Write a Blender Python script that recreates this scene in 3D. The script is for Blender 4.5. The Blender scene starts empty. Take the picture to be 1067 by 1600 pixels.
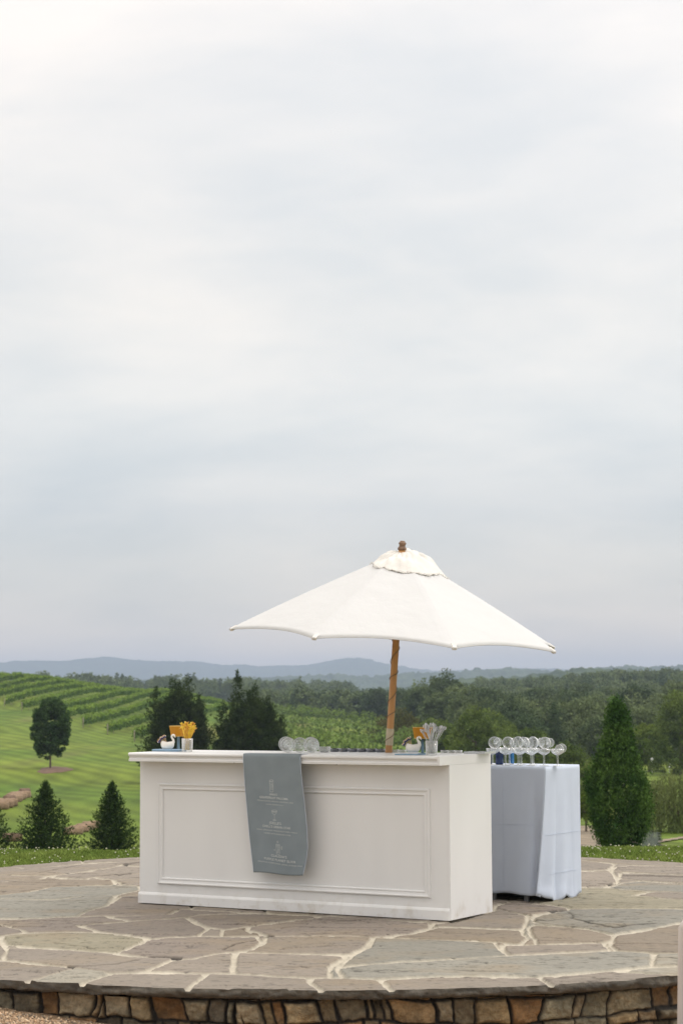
import bpy, math, random
import numpy as np
from mathutils import Matrix, Vector
R = math.radians
SC = bpy.context.scene
COL = SC.collection

# ------------------------------------------------------------------ camera
F, PITCH, ROLL, EYE = 3111.0, .092284, -.005036, 1.45856      # focal length in pixels of the 1067x1600 photo
cam_d = bpy.data.cameras.new('camera'); cam = bpy.data.objects.new('camera', cam_d); COL.objects.link(cam)
cam_d.sensor_fit = 'VERTICAL'; cam_d.sensor_height = 36.0; cam_d.lens = F / 1600 * 36
cam_d.clip_start = .1; cam_d.clip_end = 40000
_f = Vector((0, math.cos(PITCH), math.sin(PITCH))); _u = Vector((0, -math.sin(PITCH), math.cos(PITCH))); _r = Vector((1, 0, 0))
_rt = _r * math.cos(ROLL) + _u * math.sin(ROLL); _up = -_r * math.sin(ROLL) + _u * math.cos(ROLL)
M = Matrix(((_rt.x, _up.x, -_f.x, 0), (_rt.y, _up.y, -_f.y, 0), (_rt.z, _up.z, -_f.z, EYE), (0, 0, 0, 1)))
cam.matrix_world = M
cam_d.dof.use_dof = True; cam_d.dof.focus_distance = 13.1; cam_d.dof.aperture_fstop = 6.3
SC.camera = cam

def ray(px, py):
    return _f + _rt * ((px - 533.5) / F) - _up * ((py - 800) / F)
def on_z(px, py, z=0.0):
    d = ray(px, py); t = (z - EYE) / d.z; return Vector((0, 0, EYE)) + d * t
def at_y(px, py, y):
    d = ray(px, py); return Vector((0, 0, EYE)) + d * (y / d.y)

# ------------------------------------------------------------------ light, sky, exposure
SC.view_settings.view_transform = 'Standard'; SC.view_settings.look = 'None'
SC.view_settings.exposure = 0.10; SC.view_settings.gamma = 1.0
SUN_AZ, SUN_EL = R(5), R(50)          # towards the sun, from +x to +y
sl = bpy.data.lights.new('sun', 'SUN'); sl.energy = 1.0; sl.angle = R(22); sl.color = (1, .985, .97)
so = bpy.data.objects.new('sun', sl); COL.objects.link(so)
sv = Vector((math.cos(SUN_AZ) * math.cos(SUN_EL), math.sin(SUN_AZ) * math.cos(SUN_EL), math.sin(SUN_EL)))
so.rotation_euler = sv.to_track_quat('Z', 'Y').to_euler()
W = bpy.data.worlds.new('World'); SC.world = W; W.use_nodes = True
def build_world():
    nt = W.node_tree; N = nt.nodes; L = nt.links; N.clear()
    out = N.new('ShaderNodeOutputWorld'); bg1 = N.new('ShaderNodeBackground'); bg2 = N.new('ShaderNodeBackground'); add = N.new('ShaderNodeAddShader')
    sky = N.new('ShaderNodeTexSky'); sky.sky_type = 'NISHITA'; sky.sun_disc = False
    sky.sun_elevation = SUN_EL; sky.sun_rotation = R(90) - SUN_AZ; sky.air_density = 1.0; sky.dust_density = 2.0
    L.new(sky.outputs[0], bg1.inputs[0]); bg1.inputs[1].default_value = 0.05
    tc = N.new('ShaderNodeTexCoord'); sep = N.new('ShaderNodeSeparateXYZ'); L.new(tc.outputs['Generated'], sep.inputs[0])
    def math_(op, a, b=None, clamp=False):
        m = N.new('ShaderNodeMath'); m.operation = op; m.use_clamp = clamp
        for i, v in enumerate((a, b)):
            if v is None: continue
            if isinstance(v, (int, float)): m.inputs[i].default_value = v
            else: L.new(v, m.inputs[i])
        return m.outputs[0]
    zc = math_('ADD', math_('MAXIMUM', sep.outputs[2], 0.0), 0.38)
    comb = N.new('ShaderNodeCombineXYZ')
    L.new(math_('DIVIDE', sep.outputs[0], zc), comb.inputs[0]); L.new(math_('DIVIDE', sep.outputs[1], zc), comb.inputs[1])
    def noise(scale, detail, loc, dist=0.0, rough=.5, sx=1.0, sy=1.0):
        mp = N.new('ShaderNodeMapping'); mp.inputs['Location'].default_value = loc; mp.inputs['Scale'].default_value = (sx, sy, 1)
        mp.inputs['Rotation'].default_value = (0, 0, R(42))
        L.new(comb.outputs[0], mp.inputs[0]); n = N.new('ShaderNodeTexNoise'); n.inputs['Scale'].default_value = scale
        n.inputs['Detail'].default_value = detail; n.inputs['Distortion'].default_value = dist; n.inputs['Roughness'].default_value = rough
        L.new(mp.outputs[0], n.inputs[0]); return n.outputs[0]
    n1 = noise(2.5, 6, (5.3, 2.7, 0), .4, .5, .75, 1.05); n2 = noise(6.2, 7, (8.1, 4.2, 0), .3, .55, .7, 1.3)
    nn = math_('ADD', math_('MULTIPLY', n1, .7), math_('MULTIPLY', n2, .3))
    # height above the horizon drives how thick and bright the cloud deck is
    mr = N.new('ShaderNodeMapRange'); mr.inputs[1].default_value = 0.0; mr.inputs[2].default_value = .36; mr.interpolation_type = 'SMOOTHSTEP'
    L.new(sep.outputs[2], mr.inputs[0])
    cr = N.new('ShaderNodeValToRGB'); e = cr.color_ramp.elements
    e[0].position = 0; e[0].color = (1.38, 1.10, .80, 1); e[1].position = 1; e[1].color = (.94, .865, .765, 1)
    for p, c in ((.13, (.79, .71, .61, 1)), (.27, (.665, .635, .60, 1)), (.40, (.755, .715, .65, 1)), (.56, (.86, .785, .68, 1))):
        x = e.new(p); x.color = c
    L.new(math_('ADD', math_('DIVIDE', math_('MAXIMUM', sep.outputs[2], 0.0), .345), 0.0, True), cr.inputs[0])
    # cloud brightness modulation: bands of lighter and greyer cloud
    cm = N.new('ShaderNodeMapRange'); cm.inputs[1].default_value = .39; cm.inputs[2].default_value = .61; cm.inputs[3].default_value = 0; cm.inputs[4].default_value = 1
    L.new(nn, cm.inputs[0])
    mix = N.new('ShaderNodeMix'); mix.data_type = 'RGBA'; mix.inputs['A'].default_value = (.82, .86, .895, 1); mix.inputs['B'].default_value = (1.09, 1.07, 1.05, 1)
    L.new(cm.outputs[0], mix.inputs['Factor'])
    mul = N.new('ShaderNodeMix'); mul.data_type = 'RGBA'; mul.blend_type = 'MULTIPLY'; mul.inputs['Factor'].default_value = 1
    L.new(cr.outputs[0], mul.inputs['A']); L.new(mix.outputs['Result'], mul.inputs['B'])
    L.new(mul.outputs['Result'], bg2.inputs[0])
    zen = N.new('ShaderNodeMapRange'); zen.inputs[1].default_value = .36; zen.inputs[2].default_value = 1.0; zen.inputs[3].default_value = .93; zen.inputs[4].default_value = 2.1
    L.new(sep.outputs[2], zen.inputs[0]); L.new(zen.outputs[0], bg2.inputs[1])
    L.new(bg1.outputs[0], add.inputs[0]); L.new(bg2.outputs[0], add.inputs[1]); L.new(add.outputs[0], out.inputs[0])
build_world()
SC.cycles.use_denoising = True; SC.render.filter_size = 1.1
SC.cycles.max_bounces = 10; SC.cycles.transmission_bounces = 10; SC.cycles.transparent_max_bounces = 12; SC.cycles.volume_bounces = 0
SC.cycles.caustics_refractive = False; SC.cycles.caustics_reflective = False
SC.cycles.sample_clamp_indirect = 6

# ------------------------------------------------------------------ materials
MATS = {}
def mat(name, col=(.5, .5, .5), rough=.6, metal=0, **k):
    if name in MATS: return MATS[name]
    m = bpy.data.materials.new(name); m.use_nodes = True; MATS[name] = m
    b = m.node_tree.nodes['Principled BSDF']
    b.inputs['Base Color'].default_value = (*col, 1); b.inputs['Roughness'].default_value = rough; b.inputs['Metallic'].default_value = metal
    if 'trans' in k: b.inputs['Transmission Weight'].default_value = k['trans']
    if 'ior' in k: b.inputs['IOR'].default_value = k['ior']
    if 'sheen' in k: b.inputs['Sheen Weight'].default_value = k['sheen']
    if 'spec' in k: b.inputs['Specular IOR Level'].default_value = k['spec']
    N = m.node_tree.nodes; L = m.node_tree.links
    if k.get('var') or k.get('bump'):
        tc = N.new('ShaderNodeTexCoord'); mp = N.new('ShaderNodeMapping'); mp.inputs['Scale'].default_value = k.get('stretch', (1, 1, 1))
        L.new(tc.outputs['Object'], mp.inputs[0])
        if k.get('var'):
            n = N.new('ShaderNodeTexNoise'); n.inputs['Scale'].default_value = k.get('vscale', 5); n.inputs['Detail'].default_value = 6
            L.new(mp.outputs[0], n.inputs[0]); mr = N.new('ShaderNodeMapRange'); mr.inputs[1].default_value = .3; mr.inputs[2].default_value = .7
            L.new(n.outputs[0], mr.inputs[0]); mx = N.new('ShaderNodeMix'); mx.data_type = 'RGBA'
            v = k['var']; c2 = k.get('col2')
            mx.inputs['A'].default_value = (*[c * (1 - v) for c in col], 1)
            mx.inputs['B'].default_value = (*(c2 if c2 else [min(1, c * (1 + v)) for c in col]), 1)
            L.new(mr.outputs[0], mx.inputs['Factor']); L.new(mx.outputs['Result'], b.inputs['Base Color'])
        if k.get('bump'):
            n2 = N.new('ShaderNodeTexNoise'); n2.inputs['Scale'].default_value = k.get('bscale', 60); n2.inputs['Detail'].default_value = 4
            L.new(mp.outputs[0], n2.inputs[0]); bp = N.new('ShaderNodeBump'); bp.inputs['Distance'].default_value = k['bump']
            L.new(n2.outputs[0], bp.inputs['Height']); L.new(bp.outputs[0], b.inputs['Normal'])
    return m
def attr_mat(name, rough=.85, bscale=70, bump=.004, fine=.18, nscale=9):
    m = mat(name, rough=rough); N = m.node_tree.nodes; L = m.node_tree.links; b = N['Principled BSDF']
    a = N.new('ShaderNodeAttribute'); a.attribute_name = 'Col'; g = N.new('ShaderNodeNewGeometry')
    n = N.new('ShaderNodeTexNoise'); n.inputs['Scale'].default_value = nscale; n.inputs['Detail'].default_value = 8; n.inputs['Roughness'].default_value = .65
    L.new(g.outputs['Position'], n.inputs[0]); mr = N.new('ShaderNodeMapRange'); mr.inputs[1].default_value = .25; mr.inputs[2].default_value = .75
    mr.inputs[3].default_value = 1 - fine; mr.inputs[4].default_value = 1 + fine; L.new(n.outputs[0], mr.inputs[0])
    mx = N.new('ShaderNodeVectorMath'); mx.operation = 'SCALE'; L.new(a.outputs['Color'], mx.inputs[0]); L.new(mr.outputs[0], mx.inputs['Scale'])
    L.new(mx.outputs[0], b.inputs['Base Color'])
    n2 = N.new('ShaderNodeTexNoise'); n2.inputs['Scale'].default_value = bscale; n2.inputs['Detail'].default_value = 5; L.new(g.outputs['Position'], n2.inputs[0])
    bp = N.new('ShaderNodeBump'); bp.inputs['Distance'].default_value = bump; L.new(n2.outputs[0], bp.inputs['Height']); L.new(bp.outputs[0], b.inputs['Normal'])
    return m
def leaf_mat(name, c1, c2, c3=None, pscale=.12, trans=.3, rr=(.6, 1.45)):
    m = bpy.data.materials.new(name); m.use_nodes = True; MATS[name] = m
    N = m.node_tree.nodes; L = m.node_tree.links; N.clear()
    out = N.new('ShaderNodeOutputMaterial'); g = N.new('ShaderNodeNewGeometry')
    n = N.new('ShaderNodeTexNoise'); n.inputs['Scale'].default_value = pscale; n.inputs['Detail'].default_value = 2; L.new(g.outputs['Position'], n.inputs[0])
    mr = N.new('ShaderNodeMapRange'); mr.inputs[1].default_value = .36; mr.inputs[2].default_value = .64; L.new(n.outputs[0], mr.inputs[0])
    mx = N.new('ShaderNodeMix'); mx.data_type = 'RGBA'; mx.inputs['A'].default_value = (*c1, 1); mx.inputs['B'].default_value = (*c2, 1); L.new(mr.outputs[0], mx.inputs['Factor'])
    r = N.new('ShaderNodeMapRange'); r.inputs[3].default_value = rr[0]; r.inputs[4].default_value = rr[1]; L.new(g.outputs['Random Per Island'], r.inputs[0])
    sc = N.new('ShaderNodeVectorMath'); sc.operation = 'SCALE'; L.new(mx.outputs['Result'], sc.inputs[0]); L.new(r.outputs[0], sc.inputs['Scale'])
    d = N.new('ShaderNodeBsdfDiffuse'); t = N.new('ShaderNodeBsdfTranslucent'); ms = N.new('ShaderNodeMixShader'); ms.inputs[0].default_value = trans
    L.new(sc.outputs[0], d.inputs[0]); L.new(sc.outputs[0], t.inputs[0]); L.new(d.outputs[0], ms.inputs[1]); L.new(t.outputs[0], ms.inputs[2])
    L.new(ms.outputs[0], out.inputs[0]); return m

WHITE = mat('white_paint', (.765, .757, .750), .42, var=.035, vscale=3, stretch=(1, 1, .25), bump=.0006, bscale=90)
def scuffs(m):
    N = m.node_tree.nodes; L = m.node_tree.links; b = N['Principled BSDF']; src = b.inputs['Base Color'].links[0].from_socket
    tc = N.new('ShaderNodeTexCoord'); sp = N.new('ShaderNodeSeparateXYZ'); L.new(tc.outputs['Object'], sp.inputs[0])
    lo = N.new('ShaderNodeMapRange'); lo.inputs[1].default_value = .16; lo.inputs[2].default_value = .0; L.new(sp.outputs[2], lo.inputs[0])
    n = N.new('ShaderNodeTexNoise'); n.inputs['Scale'].default_value = 9; n.inputs['Detail'].default_value = 9; n.inputs['Roughness'].default_value = .7; L.new(tc.outputs['Object'], n.inputs[0])
    r = N.new('ShaderNodeMapRange'); r.inputs[1].default_value = .50; r.inputs[2].default_value = .66; L.new(n.outputs[0], r.inputs[0])
    mu = N.new('ShaderNodeMath'); mu.operation = 'MULTIPLY'; L.new(lo.outputs[0], mu.inputs[0]); L.new(r.outputs[0], mu.inputs[1])
    n2 = N.new('ShaderNodeTexNoise'); n2.inputs['Scale'].default_value = 38; n2.inputs['Detail'].default_value = 5; L.new(tc.outputs['Object'], n2.inputs[0])
    r2 = N.new('ShaderNodeMapRange'); r2.inputs[1].default_value = .69; r2.inputs[2].default_value = .74; r2.inputs[4].default_value = .3; L.new(n2.outputs[0], r2.inputs[0])
    ad = N.new('ShaderNodeMath'); ad.operation = 'ADD'; ad.use_clamp = True; L.new(mu.outputs[0], ad.inputs[0]); L.new(r2.outputs[0], ad.inputs[1])
    mx = N.new('ShaderNodeMix'); mx.data_type = 'RGBA'; L.new(ad.outputs[0], mx.inputs['Factor']); L.new(src, mx.inputs['A']); mx.inputs['B'].default_value = (.60, .56, .50, 1); L.new(mx.outputs['Result'], b.inputs['Base Color'])
scuffs(WHITE)
CANVAS = mat('white_canvas', (.74, .74, .74), .8, bump=.012, bscale=5)
def canvas_translucent():
    m = CANVAS; N = m.node_tree.nodes; L = m.node_tree.links; b = N['Principled BSDF']; out = N['Material Output']
    t = N.new('ShaderNodeBsdfTranslucent'); t.inputs[0].default_value = (.72, .71, .69, 1); ms = N.new('ShaderNodeMixShader'); ms.inputs[0].default_value = .22
    L.new(b.outputs[0], ms.inputs[1]); L.new(t.outputs[0], ms.inputs[2]); L.new(ms.outputs[0], out.inputs[0])
canvas_translucent()
GAUZE = mat('cream_gauze', (.735, .71, .67), .9, var=.06, vscale=20, bump=.002, bscale=200)
WOOD = mat('orange_teak', (.56, .29, .115), .5, var=.25, vscale=14, stretch=(1, 1, .1), bump=.0006, bscale=80)
WOODD = mat('grey_brown_wood', (.20, .12, .075), .6, var=.35, vscale=30)
def thin_glass(name, tint, white, k0=.10, k1=.95):
    m = mat(name, tint, .05); N = m.node_tree.nodes; L = m.node_tree.links; N.clear()
    out = N.new('ShaderNodeOutputMaterial'); lw = N.new('ShaderNodeLayerWeight'); lw.inputs[0].default_value = .35
    tr = N.new('ShaderNodeBsdfTransparent'); tr.inputs[0].default_value = (*tint, 1); gl = N.new('ShaderNodeBsdfGlossy'); gl.inputs[1].default_value = .04; df = N.new('ShaderNodeBsdfDiffuse'); df.inputs[0].default_value = (*white, 1)
    m1 = N.new('ShaderNodeMixShader'); m1.inputs[0].default_value = .6; L.new(gl.outputs[0], m1.inputs[1]); L.new(df.outputs[0], m1.inputs[2])  # white diffuse share paints bright reflections onto the glass
    mr = N.new('ShaderNodeMapRange'); mr.inputs[1].default_value = .05; mr.inputs[2].default_value = .8; mr.inputs[3].default_value = k0; mr.inputs[4].default_value = k1; L.new(lw.outputs['Facing'], mr.inputs[0])
    m2 = N.new('ShaderNodeMixShader'); L.new(mr.outputs[0], m2.inputs[0]); L.new(tr.outputs[0], m2.inputs[1]); L.new(m1.outputs[0], m2.inputs[2]); L.new(m2.outputs[0], out.inputs[0]); return m
GLASS = thin_glass('clear_glass', (.96, .97, .97), (.97, .98, .98), .16, 1.0)
SMOKE = thin_glass('smoke_glass', (.50, .52, .58), (.35, .37, .42), .25, .8)
PLASTIC = thin_glass('clear_plastic', (.93, .94, .95), (.85, .86, .87), .35, .95)
BLUE = mat('pale_blue_paint', (.30, .44, .58), .5, var=.05, vscale=20)
TEAL = mat('slate_blue_metal', (.10, .19, .26), .4)
AMBER = mat('amber_resin', (.62, .30, .03), .3)
AMBERL = mat('gold_resin', (.92, .66, .07), .25)
PORC = mat('white_porcelain', (.82, .79, .74), .25)
SLATE = mat('grey_blue_linen', (.225, .262, .285), .9, var=.07, vscale=9, bump=.0008, bscale=350)
PRINT = mat('white_print', (.62, .64, .64), .8)
LINEN = mat('pale_blue_linen', (.58, .64, .755), .88, var=.03, vscale=6, bump=.0008, bscale=300)
METAL = mat('grey_metal', (.3, .3, .3), .4, .7)
DARK = mat('black_iron', (.03, .03, .03), .5, .5)
WIRE = mat('brown_wire', (.20, .14, .085), .5)

# ------------------------------------------------------------------ mesh helpers
def link(name, me, m=None, parent=None):
    o = bpy.data.objects.new(name, me); COL.objects.link(o)
    if m is not None:
        for x in (m if isinstance(m, (list, tuple)) else [m]): me.materials.append(x)
    if parent is not None: o.parent = parent
    return o
def tag(o, label=None, cat=None, group=None, kind=None):
    if label: o['label'] = label
    if cat: o['category'] = cat
    if group: o['group'] = group
    if kind: o['kind'] = kind
    return o
def thing(name, label, cat, loc=(0, 0, 0), rot=(0, 0, 0), group=None):
    o = bpy.data.objects.new(name, None); COL.objects.link(o); o.location = loc; o.rotation_euler = rot; o.empty_display_size = .1
    return tag(o, label, cat, group)
def np_mesh(name, V, Fq, smooth=False, cols=None, mids=None):
    V = np.asarray(V, np.float32); Fq = np.asarray(Fq, np.int32); k = Fq.shape[1]
    me = bpy.data.meshes.new(name); me.vertices.add(len(V)); me.vertices.foreach_set('co', V.ravel())
    me.loops.add(Fq.size); me.loops.foreach_set('vertex_index', Fq.ravel())
    me.polygons.add(len(Fq)); me.polygons.foreach_set('loop_start', np.arange(0, Fq.size, k, dtype=np.int32))
    me.polygons.foreach_set('loop_total', np.full(len(Fq), k, np.int32))
    if smooth: me.polygons.foreach_set('use_smooth', np.ones(len(Fq), bool))
    if mids is not None: me.polygons.foreach_set('material_index', np.asarray(mids, np.int32))
    me.update(calc_edges=True)
    if cols is not None:
        a = me.attributes.new('Col', 'FLOAT_COLOR', 'POINT'); c = np.ones((len(V), 4), np.float32); c[:, :3] = cols; a.data.foreach_set('color', c.ravel())
    return me
def grid_faces(nu, nv, wrap=False):
    i = np.arange(nu if wrap else nu - 1)[:, None]; j = np.arange(nv - 1)[None]; i2 = (i + 1) % nu
    return np.stack([i * nv + j, i2 * nv + j, i2 * nv + j + 1, i * nv + j + 1], -1).reshape(-1, 4)

class MB:
    def __init__(s): s.v = []; s.f = []; s.s = []
    def add(s, V, Fs, smooth=False):
        n = len(s.v); s.v += [tuple(v) for v in V]; s.f += [tuple(i + n for i in f) for f in Fs]; s.s += [smooth] * len(Fs); return s
    def box(s, x0, x1, y0, y1, z0, z1, bev=0.0, xf=None):
        b = min(bev, (x1 - x0) / 2.01, (y1 - y0) / 2.01, (z1 - z0) / 2.01)
        if b <= 0:
            V = [(x, y, z) for x in (x0, x1) for y in (y0, y1) for z in (z0, z1)]
            Fs = [(0, 1, 3, 2), (4, 6, 7, 5), (0, 4, 5, 1), (2, 3, 7, 6), (0, 2, 6, 4), (1, 5, 7, 3)]
        else:
            V = []; idx = {}
            for ix, x in enumerate((x0, x1)):
                for iy, y in enumerate((y0, y1)):
                    for iz, z in enumerate((z0, z1)):
                        sx, sy, sz = (1, -1)[ix], (1, -1)[iy], (1, -1)[iz]
                        for ax, p in enumerate(((x, y + sy * b, z + sz * b), (x + sx * b, y, z + sz * b), (x + sx * b, y + sy * b, z))):
                            idx[ix, iy, iz, ax] = len(V); V.append(p)
            Fs = []
            for ax in range(3):
                o = [a for a in range(3) if a != ax]
                for sd in (0, 1):
                    q = []
                    for a, c in ((0, 0), (1, 0), (1, 1), (0, 1)):
                        k = [0, 0, 0]; k[ax] = sd; k[o[0]] = a; k[o[1]] = c; q.append(idx[(*k, ax)])
                    Fs.append(tuple(q))
            for ax in range(3):
                o = [a for a in range(3) if a != ax]
                for a in (0, 1):
                    for c in (0, 1):
                        k0 = [0, 0, 0]; k1 = [0, 0, 0]; k1[ax] = 1; k0[o[0]] = k1[o[0]] = a; k0[o[1]] = k1[o[1]] = c
                        Fs.append((idx[(*k0, o[0])], idx[(*k1, o[0])], idx[(*k1, o[1])], idx[(*k0, o[1])]))
            for c in [(a, b_, c_) for a in (0, 1) for b_ in (0, 1) for c_ in (0, 1)]: Fs.append(tuple(idx[(*c, a)] for a in range(3)))
        if xf is not None: V = [tuple(xf @ Vector(v)) for v in V]
        return s.add(V, Fs)
    def tube(s, path, rad, n=10, cap=True):
        P = [Vector(p) for p in path]; rs = rad if isinstance(rad, (list, tuple)) else [rad] * len(P); V = []; Fs = []
        t0 = (P[1] - P[0]).normalized(); a = t0.orthogonal().normalized()
        for i, p in enumerate(P):
            t = (P[min(i + 1, len(P) - 1)] - P[max(i - 1, 0)]).normalized(); a = (a - t * a.dot(t)).normalized(); b = t.cross(a)
            for k in range(n):
                th = 2 * math.pi * k / n; V.append(p + (a * math.cos(th) + b * math.sin(th)) * rs[i])
        for i in range(len(P) - 1):
            for k in range(n): Fs.append((i * n + k, i * n + (k + 1) % n, (i + 1) * n + (k + 1) % n, (i + 1) * n + k))
        if cap: Fs.append(tuple(range(n))[::-1]); Fs.append(tuple(range((len(P) - 1) * n, len(P) * n)))
        return s.add(V, Fs, True)
    def lathe(s, prof, n=32, xf=None):
        V = []; Fs = []
        for r, z in prof:
            for k in range(n): th = 2 * math.pi * k / n; V.append(Vector((r * math.cos(th), r * math.sin(th), z)))
        m = len(prof)
        for i in range(m - 1):
            for k in range(n): Fs.append((i * n + k, i * n + (k + 1) % n, (i + 1) * n + (k + 1) % n, (i + 1) * n + k))
        if xf is not None: V = [xf @ v for v in V]
        return s.add(V, Fs, True)
    def prism(s, poly, x0, x1, axis='x'):      # poly in (y,z) pushed along x, or (x,y) pushed along z
        n = len(poly)
        if axis == 'x': V = [(x0, a, b) for a, b in poly] + [(x1, a, b) for a, b in poly]
        else: V = [(a, b, x0) for a, b in poly] + [(a, b, x1) for a, b in poly]
        Fs = [(i, (i + 1) % n, n + (i + 1) % n, n + i) for i in range(n)] + [tuple(range(n))[::-1], tuple(range(n, 2 * n))]
        return s.add(V, Fs)
    def build(s, name, m, parent=None, mods=None):
        me = bpy.data.meshes.new(name); me.from_pydata([tuple(v) for v in s.v], [], s.f)
        me.polygons.foreach_set('use_smooth', np.array(s.s, bool)); me.validate(); me.update()
        import bmesh
        bm = bmesh.new(); bm.from_mesh(me); bmesh.ops.recalc_face_normals(bm, faces=bm.faces); bm.to_mesh(me); bm.free()
        return link(name, me, m, parent)

def _hash(ix, iy, seed):
    h = (ix.astype(np.int64) * 374761393 + iy.astype(np.int64) * 668265263 + seed * 974634777) & 0x7fffffff
    h = ((h ^ (h >> 13)) * 1274126177) & 0x7fffffff
    return ((h ^ (h >> 16)) & 0xffff) / 65535.0
def vnoise(x, y, seed=0, oct=1):
    r = 0; a = 1; t = 0
    for o in range(oct):
        X = np.asarray(x) * 2 ** o; Y = np.asarray(y) * 2 ** o; ix = np.floor(X); iy = np.floor(Y); fx = X - ix; fy = Y - iy
        fx = fx * fx * (3 - 2 * fx); fy = fy * fy * (3 - 2 * fy)
        v = (_hash(ix, iy, seed + o) * (1 - fx) + _hash(ix + 1, iy, seed + o) * fx) * (1 - fy) + (_hash(ix, iy + 1, seed + o) * (1 - fx) + _hash(ix + 1, iy + 1, seed + o) * fx) * fy
        r = r + v * a; t += a; a *= .5
    return r / t

# ------------------------------------------------------------------ terrain
YH = lambda px: 1088 + (533 - px) / 533 * 2.65
T_PX = np.array([-500, 0, 240, 420, 640, 800, 1000, 1500.])
T_D = np.array([0, 12, 19.2, 22, 30, 45, 70, 100, 140, 180, 230, 280, 340, 450, 600, 900, 1400, 2500, 14000.])
T_IMG = {70: [1338, 1338, 1338, 1335, 1330, 1325, 1322, 1322], 100: [1300, 1300, 1300, 1298, 1295, 1290, 1290, 1290],
    140: [1236, 1238, 1242, 1245, 1250, 1253, 1255, 1255], 180: [1190, 1193, 1202, 1210, 1222, 1230, 1232, 1232],
    230: [1155, 1160, 1172, 1172, 1180, 1200, 1203, 1198], 280: [1128, 1137, 1152, 1156, 1164, 1185, 1188, 1180],
    340: [1100, 1110, 1124, 1138, 1148, 1165, 1172, 1165], 450: [1052, 1065, 1089, 1118, 1130, 1145, 1150, 1140],
    600: [1060, 1070, 1092, 1121, 1130, 1122, 1116, 1108], 900: [1090, 1090, 1093, 1106, 1105, 1087, 1074, 1066],
    1400: [1092, 1092, 1092, 1092, 1096, 1096, 1094, 1090]}
T_Z = {0: -.3, 12: -.06, 19.2: -.05, 22: -.28, 30: -1.35, 45: -2.8, 2500: -8., 14000: -30.}
TZ = np.zeros((len(T_D), len(T_PX)))
for i, d in enumerate(T_D):
    if d in T_IMG: TZ[i] = [EYE - (y - YH(p)) / F * d for y, p in zip(T_IMG[d], T_PX)]
    else: TZ[i] = T_Z[d]
def _lerp_idx(v, xs):
    i = np.clip(np.searchsorted(xs, v, side='right') - 1, 0, len(xs) - 2); return i, np.clip((v - xs[i]) / (xs[i + 1] - xs[i]), 0, 1)
def _hermite(d):
    """monotone-ish cubic over distance, for every column"""
    i, t = _lerp_idx(d, T_D); t = t[..., None]
    im = np.clip(i - 1, 0, None); ip = i + 1; ipp = np.clip(i + 2, None, len(T_D) - 1)
    h = (T_D[ip] - T_D[i])[..., None]
    def slope(a, b): return (TZ[b] - TZ[a]) / np.maximum((T_D[b] - T_D[a])[..., None], 1e-6)
    s0 = slope(im, i); s1 = slope(i, ip); s2 = slope(ip, ipp)
    m0 = np.where(s0 * s1 > 0, 2 * s0 * s1 / (s0 + s1 + 1e-12 * np.sign(s0 + s1 + 1e-9)), 0); m1 = np.where(s1 * s2 > 0, 2 * s1 * s2 / (s1 + s2 + 1e-12 * np.sign(s1 + s2 + 1e-9)), 0)
    return (2 * t**3 - 3 * t**2 + 1) * TZ[i] + (t**3 - 2 * t**2 + t) * h * m0 + (-2 * t**3 + 3 * t**2) * TZ[ip] + (t**3 - t**2) * h * m1
def hgt(x, y):
    x = np.asarray(x, float); y = np.asarray(y, float)
    d = np.maximum(np.where(y > 0, y, np.hypot(x, y) * .2), .01)
    px = 533.5 + F * np.where(y > 1, x / np.maximum(y, 1), np.sign(x) * 3)
    Z = _hermite(d.ravel()); j, t = _lerp_idx(px.ravel(), T_PX); t = t * t * (3 - 2 * t); k = np.arange(len(j))
    z = (Z[k, j] * (1 - t) + Z[k, j + 1] * t).reshape(d.shape)
    w = np.clip((d - 60) / 100, 0, 1)
    z = z + w * (vnoise(x / 23, y / 41, 5, 2) - .5) * 1.0
    z = z - np.clip((14.6 - y) / 2, 0, 1) * np.clip(.28 - .0 * x, 0, 1) * (y < 14.6)
    return z
def h1(x, y): return float(hgt(np.array([x]), np.array([y]))[0])

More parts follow.
